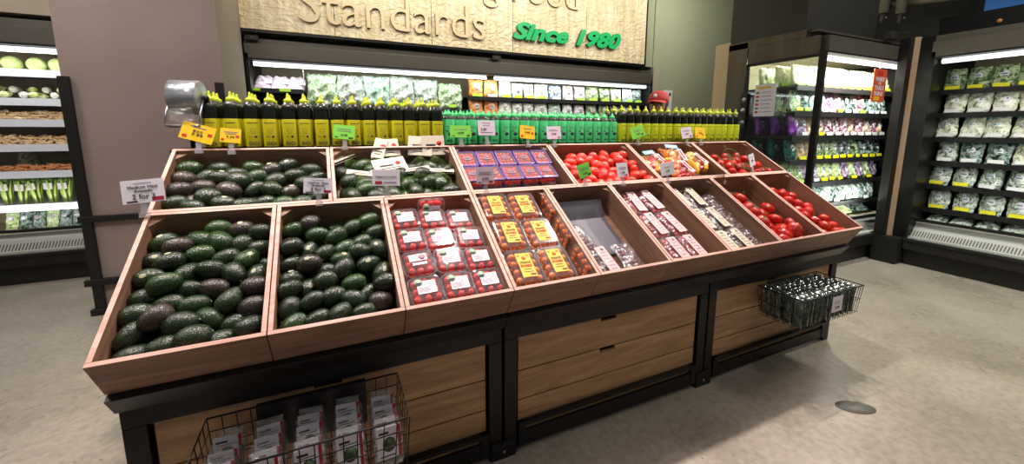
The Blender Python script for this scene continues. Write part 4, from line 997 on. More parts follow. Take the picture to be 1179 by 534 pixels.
# small fittings on the headers
for x, lb in ((-.05, 'at the left end'), (2.66, 'above the orange bags')):
    e = thing('header_clip', 'small black clip on the long cooler header, ' + lb, 'clip', TR(x, 3.735, 2.345), 'header clips'); MB().box(-.06, .06, -.025, .0, -.02, .03).obj('bracket', M['shelfb'], e, .003); MB().ball((.0, -.026, .005), .007, 8, 5).obj('knob', M['orangeink'], e)
e = thing('door_device', 'narrow black intercom strip on the glass side frame', 'intercom', TR(4.765, 1.70, 1.70)); MB().box(-.012, .0, -.035, .035, -.26, .12).obj('housing', M['shelfb'], e, .004)
for z in (.05, -.06, -.19): MB().lathe([(.026, 0), (.020, .006)], 14, T=TR(-.012, 0, z, ry=-90)).obj('dial', M['bolt'], e)

# ------------------------------------------------------------------ bagged produce for the coolers
M['teal'] = mat('teal_film', '#3f8391', .25); M['clearstrip'] = M['film']
LF = {
 'cream': leafy('shredded_cream_veg', ['#6e7d34', '#c5c88a', '#f0ecd2', '#b6b25c'], 26), 'bluewhite': leafy('blue_white_salad', ['#3c5b58', '#a9c4cf', '#e8f0f2', '#7fa0b5'], 20),
 'purple': leafy('purple_cabbage', ['#3a1d44', '#7b4d86', '#cdbccf', '#54305e'], 24), 'peach': leafy('carrot_mix', ['#8d6b45', '#d8a27f', '#efd5bd', '#c98a60'], 24),
 'magenta': leafy('radicchio', ['#3b0f26', '#8a1f4e', '#e6d8dc', '#4d5b35'], 18), 'green': leafy('green_leaf_mix', ['#16260f', '#5d8044', '#c9d8b0', '#263a18'], 13, contrast=.38),
 'dark': leafy('dark_baby_leaf', ['#0b140d', '#35493d', '#a5b8b4', '#18241c'], 13, contrast=.38), 'lime': leafy('pea_shoots', ['#5e7d2a', '#aac761', '#e9efd0', '#5f7d3a'], 22),
 'pale': leafy('pale_romaine', ['#55653c', '#c7cfae', '#f4f4e8', '#8f9c74'], 12, contrast=.4), 'grey': leafy('frosty_mixed_leaf', ['#141d16', '#7c8d7c', '#dfe6de', '#35462f'], 12, contrast=.4),
 'orange': leafy('carrot_chips', ['#b64a10', '#ea7c24', '#f6b578', '#d9621a'], 16), 'white': leafy('white_print_pouch', ['#4f7a4a', '#e9eee6', '#f8f8f4', '#8fb6a0'], 14),
 'lav': leafy('radish_film', ['#8b4f90', '#d9b8d8', '#f6eef4', '#a86aa8'], 34), 'kale': leafy('curly_kale', ['#3f6b35', '#86b874', '#eef6e6', '#a9c795'], 26, contrast=.40),
 'kalep': leafy('purple_kale', ['#6b4a86', '#8fb48c', '#f2eef4', '#7fae7a', '#8a5f9c'], 18, contrast=.46), 'mint': leafy('mint_kale', ['#4c8262', '#93cbaa', '#ecf7f0', '#6a9f80'], 26),
 'navy': leafy('navy_pouch', ['#22386e', '#5f7fc0', '#dfe8f6', '#2e4a86'], 14)}
LF['violet'] = leafy('violet_bags', ['#2c0d46', '#6a2392', '#a04cc0', '#3a2a8c'], 16); LF['teal'] = leafy('dark_teal_bags', ['#06231f', '#0f4a44', '#2d7a72', '#0a332f'], 14)
KB_ = {}
def bag_kind(lf, w, h, tagm, strip, th=.07, oval=True):
    key = (lf, w, h, tagm, strip)
    if key in KB_: return KB_[key]
    e = thing('produce_bag', 'x', 'bag of salad'); sd = len(KB_) * 3 + 1
    p = pillow(w, h, th, sd, 10, 12); bo = p.obj('filled_bag', LF[lf], e); bo.matrix_basis = TR(0, 0, h/2, rx=90)
    if strip: pillow(w*.97, h*.16, .012, sd + 1, 8, 2).obj('top_seal', M[strip], e).matrix_basis = TR(0, -.008, h*.90, rx=90)
    if tagm:
        MB().box(-w*.34, w*.34, -th*.5 - .010, -th*.5 - .006, .002, .036).obj('label', M[tagm], e)
    if oval:
        l_ = MB().lathe([(w*.2, 0), (w*.2, .0015)], 16, T=TR(0, -th*.56, h*.56, rx=90, s=(1, 1.15, 1))).obj('front_print', M['white'], e)
        MB().box(-w*.12, w*.12, -th*.56 - .0024, -th*.56 - .0014, h*.54, h*.60).obj('print_block', M['teal'], l_)
    KB_[key] = Kind(e); return KB_[key]
CW = {'cream': 'cream shredded vegetable', 'bluewhite': 'blue and white salad', 'purple': 'purple cabbage', 'peach': 'peach coloured carrot', 'magenta': 'magenta radicchio', 'green': 'green leaf', 'dark': 'dark baby leaf',
      'lime': 'lime green shoots', 'pale': 'pale romaine', 'grey': 'frosty mixed leaf', 'orange': 'orange carrot', 'white': 'white printed greens', 'navy': 'navy blue printed greens', 'kale': 'green kale', 'kalep': 'purple and green kale', 'mint': 'mint green kale', 'lav': 'pink radish', 'violet': 'violet cabbage', 'teal': 'dark teal'}
SN = ['top', 'second', 'third', 'fourth', 'fifth', 'bottom']
# corner cooler
rows = [
 [('cream', 'tagg')] * 2 + [('cream', 'tagy')] * 5 + [('cream', 'tagy')],
 [('green', 'tagy'), ('dark', 'tagg'), ('bluewhite', 'tagw'), ('bluewhite', 'tagw'), ('purple', 'tagw'), ('magenta', 'tagg'), ('dark', 'tagw'), ('dark', 'tagw')],
 [('purple', 'tagw'), ('purple', 'tagw'), ('peach', 'tagy'), ('peach', 'tagy'), ('magenta', 'tagw'), ('magenta', 'tagw'), ('magenta', 'tagw'), ('peach', 'tagw')],
 [('pale', 'tagy'), ('peach', 'tagy'), ('peach', 'tagy'), ('green', 'tagy'), ('green', 'tagy'), ('green', 'tagy'), ('dark', 'tagy'), ('dark', 'tagy')],
 [('lime', None), ('lime', 'tagg'), ('purple', 'tagw'), ('purple', 'tagw'), ('lime', 'tagy'), ('lime', 'tagy'), ('lime', 'tagy'), ('purple', None)],
 [('dark', 'tagw'), ('dark', None), ('dark', None), ('dark', 'tagw'), ('dark', None), ('grey', None), ('dark', 'tagw'), ('grey', None)]]
for r_, row in enumerate(rows):
    for c_, (lf, tg) in enumerate(row + [row[5], row[7], row[6], row[7]]):
        x = 4.93 + c_ * .148
        if c_ < 1 and r_ in (2, 3): lf, tg = ['violet', 'teal'][r_ - 2], None
        K = bag_kind(lf, .148, .225 if r_ < 5 else .20, tg, None)
        K.put(TR(x, 1.255 + rnd.uniform(-.008, .008), SH[r_], rx=-10 + rnd.uniform(-3, 3), rz=rnd.uniform(-6, 6)), '%s bag, %s from left on the %s shelf of the corner cooler' % (CW[lf], ORD[c_], SN[r_]), 'bags in the corner cooler')
        # the bags behind, in view through the glass side
        if c_ < 3:
            if r_ in (2, 3): lf = ['violet', 'teal'][r_ - 2]; K = bag_kind(lf, .148, .225, None, None)
            K.put(TR(x - .02, 1.58, SH[r_], rx=-10, rz=rnd.uniform(-6, 6)), '%s bag, %s from left in back row, %s shelf of corner cooler' % (CW[lf], ORD[c_], SN[r_]), 'rearmost bags in the corner cooler')
            K.put(TR(x, 1.42, SH[r_], rx=-10, rz=rnd.uniform(-6, 6)), '%s bag, %s from left in middle row, %s shelf of corner cooler' % (CW[lf], ORD[c_], SN[r_]), 'rear bags in the corner cooler')
for c_ in range(9):
    lf = ['dark', 'lime', 'lime', 'pale', 'lime', 'dark', 'lime', 'dark', 'dark'][c_]
    bag_kind(lf, .19, .24, None, None, .07).put(TR(4.96 + c_ * .185, 1.21, .47, rx=-64, rz=rnd.uniform(-8, 8)), '%s bag, %s from left in the bottom well of the corner cooler' % (CW[lf], ORD[c_]), 'bags in the well of the corner cooler')
# right cooler, facing the display
rr_ = [('green', 'tagy', None), ('pale', 'tagw', None), ('pale', 'tagw', 'teal'), ('grey', 'tagw', 'teal'), ('grey', 'tagy', 'teal'), ('grey', 'tagy', 'teal')]
for r_, (lf, tg, st) in enumerate(rr_):
    for c_ in range(9):
        y = .62 - c_ * (.165 + .004 * r_) - (.03 if r_ % 2 else 0)
        f = lf; tt_ = tg
        if r_ == 3 and c_ in (1, 2): f = 'dark'
        if r_ == 3 and c_ > 2: f = 'pale'
        if r_ == 4 and c_ in (2, 3): tt_ = 'tagw'
        K = bag_kind(f, .158, .215, tt_, st)
        K.put(Matrix.Translation((6.425 + rnd.uniform(-.008, .008), y, SH[r_] - .01)) @ TR(0, 0, 0, rx=-10 + rnd.uniform(-4, 3), rz=0) if False else TR(6.425, y, SH[r_] - (.035 if r_ == 0 else .01), rz=-90 + rnd.uniform(-5, 5)) @ TR(0, 0, 0, rx=-11 + rnd.uniform(-4, 3), ry=rnd.uniform(-4, 4)),
              '%s bag, %s from corner post, %s shelf of right cooler' % (CW[f], ORD[c_], SN[r_]), 'bags in the right cooler')
for c_ in range(8):
    bag_kind('grey', .17, .20, None, 'teal').put(TR(6.39, .58 - c_ * .18, .465, rz=-90) @ TR(0, 0, 0, rx=-64, ry=rnd.uniform(-8, 8)), 'frosty mixed leaf bag, %s from corner post in the well of the right cooler' % ORD[c_], 'bags in the well of the right cooler')
# long cooler: pouches at the right
XB = [2.333,2.556,2.773,2.97,3.146,3.327,3.555,3.791,3.989,4.208,4.45,4.667,4.907,5.136,5.29]
top = ['orange', 'orange', 'white', 'white', 'white', 'white', 'navy', 'white', 'lav', 'green', 'green', 'pale', 'bluewhite', 'dark']
tgs = ['tagg', 'tagw', 'tagy', 'tagy', 'tagy', 'tagg', 'tagw', 'tagw', 'tagg', 'tagg', 'tagg', 'tagg', 'tagg', 'tagg']
for i, lf in enumerate(top):
    xc, wd = (XB[i] + XB[i+1]) / 2, (XB[i+1] - XB[i]) - .015
    if i == 13: wd = .18
    for z, sn in ((1.86, 'upper'), (1.60, 'lower')):
        f = lf if not (sn == 'lower' and i in (6,)) else 'mint'
        bag_kind(f, round(min(max(wd, .17), .215), 2), .235 if i < 3 else .215, tgs[i], None, .07).put(TR(xc, 3.925, z, rx=-6 + rnd.uniform(-2, 2), rz=rnd.uniform(-5, 5)),
            '%s pouch, %s from left, %s right shelf, long cooler' % (CW[f], ORD[i], sn), 'pouches in the long cooler')
# kale and radishes at the left
def kale_bag(lf, w, h, seed):
    e = thing('kale_bag', 'x', 'bag of kale'); b = pillow(w, h, .14, seed, 26, 24, .04, 1.2); q = random.Random(seed)
    b.v = [(x + q.uniform(-.008, .008), y + q.uniform(-.008, .008), z + q.uniform(-.016, .016)) for x, y, z in b.v]
    b.obj('kale_leaves', LF[lf], e).matrix_basis = TR(0, 0, h/2, rx=90)
    MB().box(-.05, .05, -.085, -.082, .01, .05).obj('label', M['tagg' if seed % 2 else 'tagw'], e)
    return e
for i, (x, w, lf, h, lb) in enumerate([(.575, .31, 'kale', .37, 'beside the radishes'), (.88, .30, 'kalep', .37, 'second from the radishes'), (1.18, .30, 'mint', .38, 'third from the radishes'), (1.48, .30, 'kalep', .39, 'in the middle'),
        (1.78, .30, 'kalep', .37, 'second from the orange pouches'), (2.10, .31, 'kale', .33, 'beside the orange pouches')]):
    for r_ in range(2):
        o = kale_bag(lf, w, h, i + 9 * r_ + 2); o.matrix_basis = TR(x + .01 * r_, 3.96 + .22 * r_, 1.69, rx=-8)
        o['label'] = 'big bag of %s %s, %s' % (CW[lf], lb, 'front row' if r_ == 0 else 'rear row'); o['group'] = 'kale bags in the long cooler'
e = tag(MB().box(.0, 1.95, -.02, .25, 0, .085).obj('display_step', M['shelfb'], None, .003), 'black step under the bags of kale in the long cooler', 'riser'); e.location = (.40, 3.905, 1.6)
e = tag(MB().box(-.002, .002, 0, .35, 0, .28).obj('clear_divider', M['acrylic'], None), 'clear upright divider between radishes and kale', 'divider'); e.location = (.39, 3.89, 1.862)
for i in range(3):
    for j in range(2):
        bag_kind('lav', .17, .13, None, None, .09, False).put(TR(-.03 + i * .165 + .02 * j, 3.95 + .02*j, 1.862 + .062 * j, rx=-62, rz=rnd.uniform(-8, 8)), 'bag of pink radishes, %s from left in the %s layer' % (ORD[i], ['lower', 'upper'][j]), 'radish bags')
for i in range(4):
    bag_kind('peach', .13, .10, 'tagg', None, .07, False).put(TR(-.05 + i * .125, 3.90, 1.60 + .002, rx=-30), 'small pale vegetable bag, %s from left below the radishes' % ORD[i], 'pale bags below the radishes')
for x, lb in ((-.09, 'at the left end'), (.20, 'in the middle')):
    tag(MB().box(-.055, .055, -.003, 0, -.03, .0).obj('shelf_tag', M['tagg'], None), 'lime shelf tag below the radishes, ' + lb, 'shelf tag', 'lime shelf tags').location = (x, 3.865, 1.862)

# left cooler produce
cab = MB().ball((0, 0, 0), 1, 20, 14)
cab.v = [(x * (1 + .05*math.sin(5*math.atan2(y, x) + 3*z)), y * (1 + .05*math.sin(5*math.atan2(y, x) + 3*z)), z * .86) for x, y, z in cab.v]
CAB = cab.mesh('cabbage', leafy('cabbage_leaf', ['#8aa548', '#c3d67c', '#dfe9a8', '#7f9a3f'], 3, film=False))
for i, x in enumerate((-2.13, -1.97, -1.81, -1.665, -1.53, -1.40)):
    tag(meshobj('cabbage', CAB, None, TR(x, 4.03, 1.947 + .060, rx=rnd.uniform(-20, 20), rz=i * 50, s=(.066, .066, .075))), 'pale green cabbage, %s from left on the top shelf of the left cooler' % ORD[i], 'cabbage', 'cabbages on the top shelf')
def endive(seed):
    b = MB(); q = random.Random(seed)
    for k in range(12):
        a = q.uniform(0, 2 * math.pi); T = Matrix.Rotation(a, 4, 'X') @ TR(0, 0, .012, ry=q.uniform(-18, 18))
        w = q.uniform(.02, .03); L_ = q.uniform(.08, .13)
        v = []; f = []
        for i in range(6):
            u = i / 5; ww = w * math.sin(math.pi * min(.95, u * .8 + .15))
            v += [(L_ * u - .05, -ww, .006 * math.sin(9*u)), (L_ * u - .05, 0, -.008 + .012*u), (L_ * u - .05, ww, .006 * math.cos(8*u))]
        for i in range(5): f += [(3*i, 3*i+1, 3*i+4, 3*i+3), (3*i+1, 3*i+2, 3*i+5, 3*i+4)]
        b.add(v, f, 0, True, T)
    b.ball((-.04, 0, 0), .03, 10, 6, 0, (1.4, 1, 1))
    return b.mesh('leafy_head', leafy('endive_leaf_%d' % seed, ['#7f8f3c', '#c3cc6c', '#f0f0c8', '#d9dfb0'] if seed % 2 else ['#9aa58a', '#dfe3cf', '#f4f4ea', '#b8c49a'], 9, film=False))
EN = [endive(s) for s in range(4)]
k = 0
for j in range(2):
    for i in range(8):
        tag(meshobj('leafy_head', EN[(i + j) % 4], None, TR(-2.13 + i * .105 + .04 * j, 4.0 + .05 * j, 1.692 + .034 + .05 * j, rz=90 + rnd.uniform(-40, 40), s=.95)), 'small pale leafy head, %s from left in the %s layer on the second shelf' % (ORD[i], ['lower', 'upper'][j]), 'leafy vegetable', 'leafy heads on the second shelf')
def root(seed, m_):
    q = random.Random(seed); b = MB(); p = Vector((-.035, 0, 0)); pts = [p.copy()]; 
    for i in range(5): p = p + Vector((.016, q.uniform(-.01, .01), q.uniform(-.006, .006))); pts.append(p.copy())
    b.tube(pts, [.005, .012, .009, .013, .010, .004], 8)
    for i in (1, 3): b.tube([pts[i], pts[i] + Vector((.006, q.choice((-1, 1)) * .02, .004))], [.009, .005], 7)
    return b.mesh('ginger_root', m_)
RM = [mat('pale_ginger', '#e0bd88', .7, c2='#efd6ac', scale=30), mat('tan_ginger', '#d3a878', .7, c2='#e8c8a0', scale=30), mat('reddish_root', '#bb7546', .7, c2='#d79a68', scale=30)]
for si, (z, rm, nm) in enumerate([(1.50, 0, 'third'), (1.275, 0, 'fourth'), (1.03, 2, 'fifth')]):
    RT = [root(s + si * 5, RM[(rm + (s % 2)) if rm < 2 else 2]) for s in range(5)]
    for L_ in range(3 if si < 2 else 2):
        for j in range(2):
            for i in range(16):
                o = meshobj('ginger_root', RT[(i + j + L_) % 5], None, TR(-2.15 + i * .049 + .02 * (L_ % 2) + rnd.uniform(-.008, .008), 3.965 + j * .055 + .012 * L_, z + .014 + .024 * L_, rx=rnd.uniform(0, 360), rz=rnd.uniform(-50, 50), s=1.15))
                tag(o, 'knobbly %s root in the heap on the %s shelf of the left cooler' % ('reddish' if rm else 'pale ginger', nm), 'root vegetable', 'roots heaped on the %s shelf of the left cooler' % nm)
tag(MB().lathe([(.06, 0), (.075, .06), (.07, .13), (.05, .16)], 18).obj('mesh_sack', leafy('sack_print', ['#3d4536', '#7a8268', '#c9cfae', '#5b634e'], 20), None), 'dark rounded sack standing behind the roots on the fifth shelf', 'sack').location = (-2.06, 4.22, 1.033)
def bunch(seed, stalk, leaf, lab):
    q = random.Random(seed); e = thing('celery_bunch', 'x', 'celery'); b = MB()
    for k in range(9):
        a = k * 2.4; r = .010 + .016 * (k % 3) / 2; x, y = r * math.cos(a), r * math.sin(a)
        b.tube([(x, y, 0), (x*1.5, y*1.5, .12), (x*2.6, y*2.4, .22)], [.011, .009, .005], 6)
    b.obj('stalks', stalk, e); c = MB()
    for k in range(16):
        a = q.uniform(0, 6.28); r = q.uniform(.01, .045); c.ball((r*math.cos(a), r*math.sin(a), q.uniform(.17, .24)), .018, 7, 5, 0, (1, .5, 1.2))
    c.obj('leaves', leaf, e); MB().box(-.03, .03, -.048, -.046, .13, .19).obj('paper_label', lab, e); return e
st = mat('celery_stalk', '#8fae3a', .4, c2='#c5d77c', scale=12, stretch=(1, 1, .1)); lfm = leafy('celery_leaf', ['#2b4a18', '#6f9a32', '#b5cf6a'], 20, film=False)
KCel = Kind(bunch(1, st, lfm, M['white']))
for i in range(8): KCel.put(TR(-2.14 + i * .10, 3.99, .722, rx=rnd.uniform(-4, 4), ry=rnd.uniform(-8, 8), rz=rnd.uniform(-10, 10)), 'celery bunch with white paper label, %s from left on the sixth shelf' % ORD[i], 'celery bunches')
for i in range(9):
    o = bag_kind('dark' if i % 3 else 'lime', .085, .21, None, None, .06, False).put(TR(-2.15 + i * .092, 3.97, .455, rx=-22), 'bagged dark greens with round white label, %s from left in the left cooler well' % ORD[i], 'bagged greens in the left well')
    MB().lathe([(.022, 0), (.022, .002)], 14, T=TR(0, -.036, .13, rx=90)).obj('round_label', M['white'], o)

# ------------------------------------------------------------------ carved wooden sign
def carved():
    m, N, L, b = newmat('carved_maple')
    tc = N.new('ShaderNodeTexCoord'); mp = N.new('ShaderNodeMapping'); mp.inputs['Scale'].default_value = (1, 1, 1.5); mp.inputs['Rotation'].default_value = (0, R(28), 0); L.new(tc.outputs['Object'], mp.inputs['Vector'])
    w = N.new('ShaderNodeTexNoise'); w.inputs['Scale'].default_value = 8; w.inputs['Distortion'].default_value = 1.8; w.inputs['Detail'].default_value = 1.5; L.new(mp.outputs[0], w.inputs['Vector'])
    n = N.new('ShaderNodeTexNoise'); n.inputs['Scale'].default_value = 3; n.inputs['Detail'].default_value = 5; mp2 = N.new('ShaderNodeMapping'); mp2.inputs['Scale'].default_value = (6, 6, .7); L.new(tc.outputs['Object'], mp2.inputs['Vector']); L.new(mp2.outputs[0], n.inputs['Vector'])
    r = N.new('ShaderNodeValToRGB'); r.color_ramp.elements[0].color = lin('#cfb98e'); r.color_ramp.elements[1].color = lin('#eadbb8'); r.color_ramp.elements[0].position = .35; r.color_ramp.elements[1].position = .65
    L.new(n.outputs['Fac'], r.inputs['Fac']); L.new(r.outputs[0], b.inputs['Base Color']); b.inputs['Roughness'].default_value = .42
    bp = N.new('ShaderNodeBump'); bp.inputs['Strength'].default_value = .7; bp.inputs['Distance'].default_value = .035; L.new(w.outputs['Fac'], bp.inputs['Height']); L.new(bp.outputs[0], b.inputs['Normal'])
    return m
M['maple'] = carved(); M['letter'] = mat('tan_letter_face', '#dcc69c', .5); M['letterside'] = mat('brown_letter_side', '#7d6343', .6)
e = thing('wall_sign', 'carved pale wood sign with raised words above the long cooler', 'sign', TR(0, 3.70, 0))
px = [-.14, .74, 1.81, 2.885, 4.035, 5.13]
for a, c in zip(px, px[1:]): MB().box(a + .003, c - .003, 0, .04, 2.435, 3.72).obj('wood_panel', M['maple'], e, .002)
MB().box(-.14, 5.145, .0, .045, 2.405, 2.43).box(5.133, 5.15, -.005, .07, 2.405, 3.73).box(-.14, 5.15, .0, .045, 3.723, 3.74).obj('edge_trim', M['headerdark'], e)
def sign_text(s, x0, z0, w, h, **k):
    me = text_mesh(s, w=w, h=h, align='LEFT', **k); return meshobj('raised_lettering', me, e, TR(x0, -.001, z0, rx=90))
sign_text('Standards', .402, 2.548, 2.08, .385, mats=[M['letter'], M['letterside']], ext=.012, off=-.008, mi_side=1)
sign_text('g Food', 2.47, 2.952, 1.40, .475, mats=[M['letter'], M['letterside']], ext=.012, off=-.008, mi_side=1)
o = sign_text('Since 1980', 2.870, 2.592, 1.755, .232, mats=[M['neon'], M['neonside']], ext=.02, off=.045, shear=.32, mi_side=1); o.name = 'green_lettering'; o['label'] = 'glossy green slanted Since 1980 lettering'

# notices
def poster(name, label, T, w, h, base, marks):
    e = thing(name, label, 'notice', T); c = MB().box(-w/2, w/2, 0, .003, -h/2, h/2).obj('sheet', M[base] if base in M else base, e)
    for nm, x0, x1, z0, z1, m_ in marks: MB().box(x0, x1, -.001, 0, z0, z1).obj(nm, M[m_], c)
    return e, c
poster('wall_notice', 'white notice on the olive wall beside the cap wearing shopper', TR(5.70, 3.752, 1.90), .20, .34, 'white', [('text_line', -.07, .05, .0, .008, 'greyink'), ('text_line', -.07, .06, -.04, -.032, 'greyink'), ('text_line', -.07, .03, -.08, -.072, 'greyink'), ('emblem', .03, .07, .08, .13, 'ink')])
mk = [('title_bar', -.09, .06, .12, .14, 'yellow')]
for i in range(6): mk += [('picture_mark', -.095, -.06, .07 - i*.04, .09 - i*.04, 'redink' if i % 2 else 'darkgreencard'), ('text_line', -.04, .06 + .01 * (i % 3), .078 - i*.04, .084 - i*.04, 'greyink')]
poster('price_list', 'white price list sheet with yellow heading stuck on the glass side', TR(4.776, 1.485, 1.735, rz=-90), .225, .33, 'white', mk)
M['shine'] = mat('orange_poster', '#d8552a', .5)
e, c = poster('hanging_poster', 'orange poster reading Make the Table Shine hung in the corner cooler', TR(5.84, .985, 1.885), .25, .33, 'shine', [('picture_mark', -.06, .05, .10, .15, 'redink'), ('picture_mark', -.08, .03, -.15, -.11, 'yellow')])
for s_, z, w, h in (('MAKE', .065, .17, .045), ('THE', .022, .06, .022), ('TABLE', -.022, .18, .045), ('SHINE', -.080, .17, .045)):
    meshobj('lettering', text_mesh(s_, w=w, h=h, mats=M['white'], off=.02), c, TR(0, -.0012, z, rx=90))
MB().tube([(0, .002, .16), (0, .06, .24)], .003, 5).obj('hanger', M['shelfb'], e)

# ------------------------------------------------------------------ above the right coolers
M['pipe'] = mat('grey_pipe_lagging', '#8d8672', .7); M['pipedark'] = mat('dark_pipe', '#3e3a31', .6)
for i, (y, zb) in enumerate(((1.79, 2.93), (1.60, 2.88))):
    e = thing('ceiling_pipe', ['lagged vertical pipe above the coolers, the left one', 'lagged vertical pipe above the coolers, the right one'][i], 'pipe', TR(7.5, y, zb), 'lagged ceiling pipes')
    MB().tube([(0, 0, .06), (0, 0, 1.02)], .062 - .012 * i, 14).obj('lagging', M['pipe'], e); MB().tube([(0, 0, .08), (0, 0, -.03), (0, 0, -.09)], [.03, .028, .014], 10).obj('valve', M['pipedark'], e)
    MB().ball((.03, -.03, 0), .025, 10, 6).obj('valve_cap', M['bolt'], e)
for i, (a, c, r) in enumerate((((7.6, 1.75, 3.10), (7.6, .9, 3.02), .055), ((7.9, 1.6, 3.42), (7.9, .0, 3.3), .05), ((7.4, 1.4, 3.9), (7.4, 1.38, 3.05), .025))):
    tag(MB().tube([a, c], r, 12).obj('duct_pipe', M['pipe'] if i == 0 else M['pipedark']), ['thick pale pipe running level above the right cooler', 'thin dark pipe running level near the ceiling', 'slim vertical drop pipe above the right cooler'][i], 'pipe')
e = thing('ceiling_rail', 'pale rod angling up from a bracket on the corner cooler roof', 'rod', TR(6.02, 1.00, 2.36)); MB().tube([(0, 0, .05), (.45, .05, .14)], .008, 8).obj('rod', M['bolt'], e); MB().box(-.10, .02, -.03, .03, 0, .075).obj('bracket', M['steel'], e, .004)
e = thing('backlit_panel', 'blue backlit panel high on the far right wall', 'panel', TR(8.9, 1.27, 2.80)); MB().box(0, .03, -1.6, 0, 0, .55).obj('screen', mat('blue_backlit_face', '#2f5f96', .6, emit=.5), e); MB().box(-.01, .04, .0, .06, -.05, .6).box(-.01, .04, -1.6, .06, -.05, -.002).obj('frame', M['headerdark'], e)
e = thing('roof_box', 'dark equipment box standing on the right cooler roof', 'box', TR(6.75, .45, 2.362)); MB().box(-.25, .25, -.3, .38, 0, .22).obj('housing', M['headerdark'], e, .01); MB().ball((-.262, -.05, .1), .02, 10, 6).obj('indicator_lamp', mat('amber_lamp', '#c8864a', .5), e)

# ------------------------------------------------------------------ shopper behind the display (local frame: faces -y)
def skinned(name, verts, edges, radii, m_, parent, root=0, sub=2):
    me = bpy.data.meshes.new(name); me.from_pydata(verts, edges, []); o = bpy.data.objects.new(name, me); COL.objects.link(o)
    s = o.modifiers.new('skin', 'SKIN'); sk = me.skin_vertices[0].data
    for i, r in enumerate(radii): sk[i].radius = r if isinstance(r, tuple) else (r, r)
    sk[root].use_root = True; s.use_smooth_shade = True
    u = o.modifiers.new('sub', 'SUBSURF'); u.levels = sub; u.render_levels = sub
    me.materials.append(m_); o.parent = parent; return o
def skinned_mesh(*a, **k):
    o = skinned(*a, None, **k); dg = bpy.context.evaluated_depsgraph_get(); me = bpy.data.meshes.new_from_object(o.evaluated_get(dg)); bpy.data.objects.remove(o); return me
SKIN = mat('skin', '#a9745a', .5); HAIR = mat('dark_hair', '#1a1310', .6); JK = mat('purple_fleece', '#4c2a66', .9, c2='#5f3380', scale=30, bump=.6, bscale=120); TROU = mat('teal_trousers', '#123f3c', .85); REDC = mat('red_cap_cloth', '#c64542', .8); SHOE = mat('dark_shoe', '#1b1a1a', .6)
person = thing('person', 'person in a red cap seen over the lime labelled bottles, purple fleece, teal trousers', 'person', TR(3.50, 1.66, 0, rz=-62))
H = 0
bv = [(0, 0, .94), (0, 0, 1.10), (0, .01, 1.28), (0, .01, 1.40), (0, 0, 1.47), (0, -.01, 1.55),
      (.17, .01, 1.385), (.22, .02, 1.12), (.20, -.14, .96), (.19, -.20, .93), (-.17, .01, 1.385), (-.22, .02, 1.12), (-.20, -.14, .96), (-.19, -.20, .93),
      (.095, 0, .86), (.10, -.01, .48), (.10, .02, .09), (.10, -.12, .035), (-.095, 0, .86), (-.11, -.03, .48), (-.11, .0, .09), (-.11, -.14, .035)]
be = [(0, 1), (1, 2), (2, 3), (3, 4), (4, 5), (3, 6), (6, 7), (7, 8), (8, 9), (3, 10), (10, 11), (11, 12), (12, 13), (0, 14), (14, 15), (15, 16), (16, 17), (0, 18), (18, 19), (19, 20), (20, 21)]
brd = [(.135, .10), (.12, .09), (.15, .10), (.12, .085), .05, .052, .055, .045, .032, .028, .055, .045, .032, .028, .085, .06, .038, .04, .085, .06, .038, .04]
bm_ = skinned_mesh('body', bv, be, brd, SKIN)
# head: one continuous surface shaped from a sphere, joined with the body
hb = bmesh.new(); bmesh.ops.create_uvsphere(hb, u_segments=40, v_segments=28, radius=1)
for v in hb.verts:
    x, y, z = v.co; jaw = max(0, -z)
    X = x * (.076 - .020 * jaw ** 1.5); Y = y * (.098 - .02 * jaw); Z = z * .120
    if y < 0:
        Y += -.004 * math.exp(-((z + .0) / .2) ** 2) * 0
        Y -= .026 * math.exp(-(x / .16) ** 2 - ((z + .22) / .15) ** 2) + .012 * math.exp(-(x / .12) ** 2 - ((z - .0) / .25) ** 2)      # nose
        Y += .010 * (math.exp(-((abs(x) - .38) / .16) ** 2 - ((z - .06) / .10) ** 2))                                             # eye sockets
        Y -= .008 * math.exp(-(x / .3) ** 2 - ((z + .50) / .06) ** 2) + .007 * math.exp(-(x / .26) ** 2 - ((z + .62) / .06) ** 2)      # lips
        Y += .004 * math.exp(-(x / .3) ** 2 - ((z + .56) / .025) ** 2); Y -= .010 * math.exp(-(x / .3) ** 2 - ((z + .88) / .12) ** 2)    # mouth line, chin
        Y -= .006 * math.exp(-((z - .24) / .09) ** 2) * math.exp(-(x / .6) ** 2)                                                       # brow
    v.co = (X, Y, Z)
def ear(bm, sx):
    r = bmesh.ops.create_uvsphere(bm, u_segments=12, v_segments=8, radius=1)
    for v in r['verts']: v.co = (sx * (.074 + v.co.x * .010), .012 + v.co.y * .018, -.004 + v.co.z * .032)
for sx in (-1, 1): ear(hb, sx)
hc = Vector((0, -.03, 1.645)); 
for v in hb.verts: v.co += hc
hb.from_mesh(bm_)
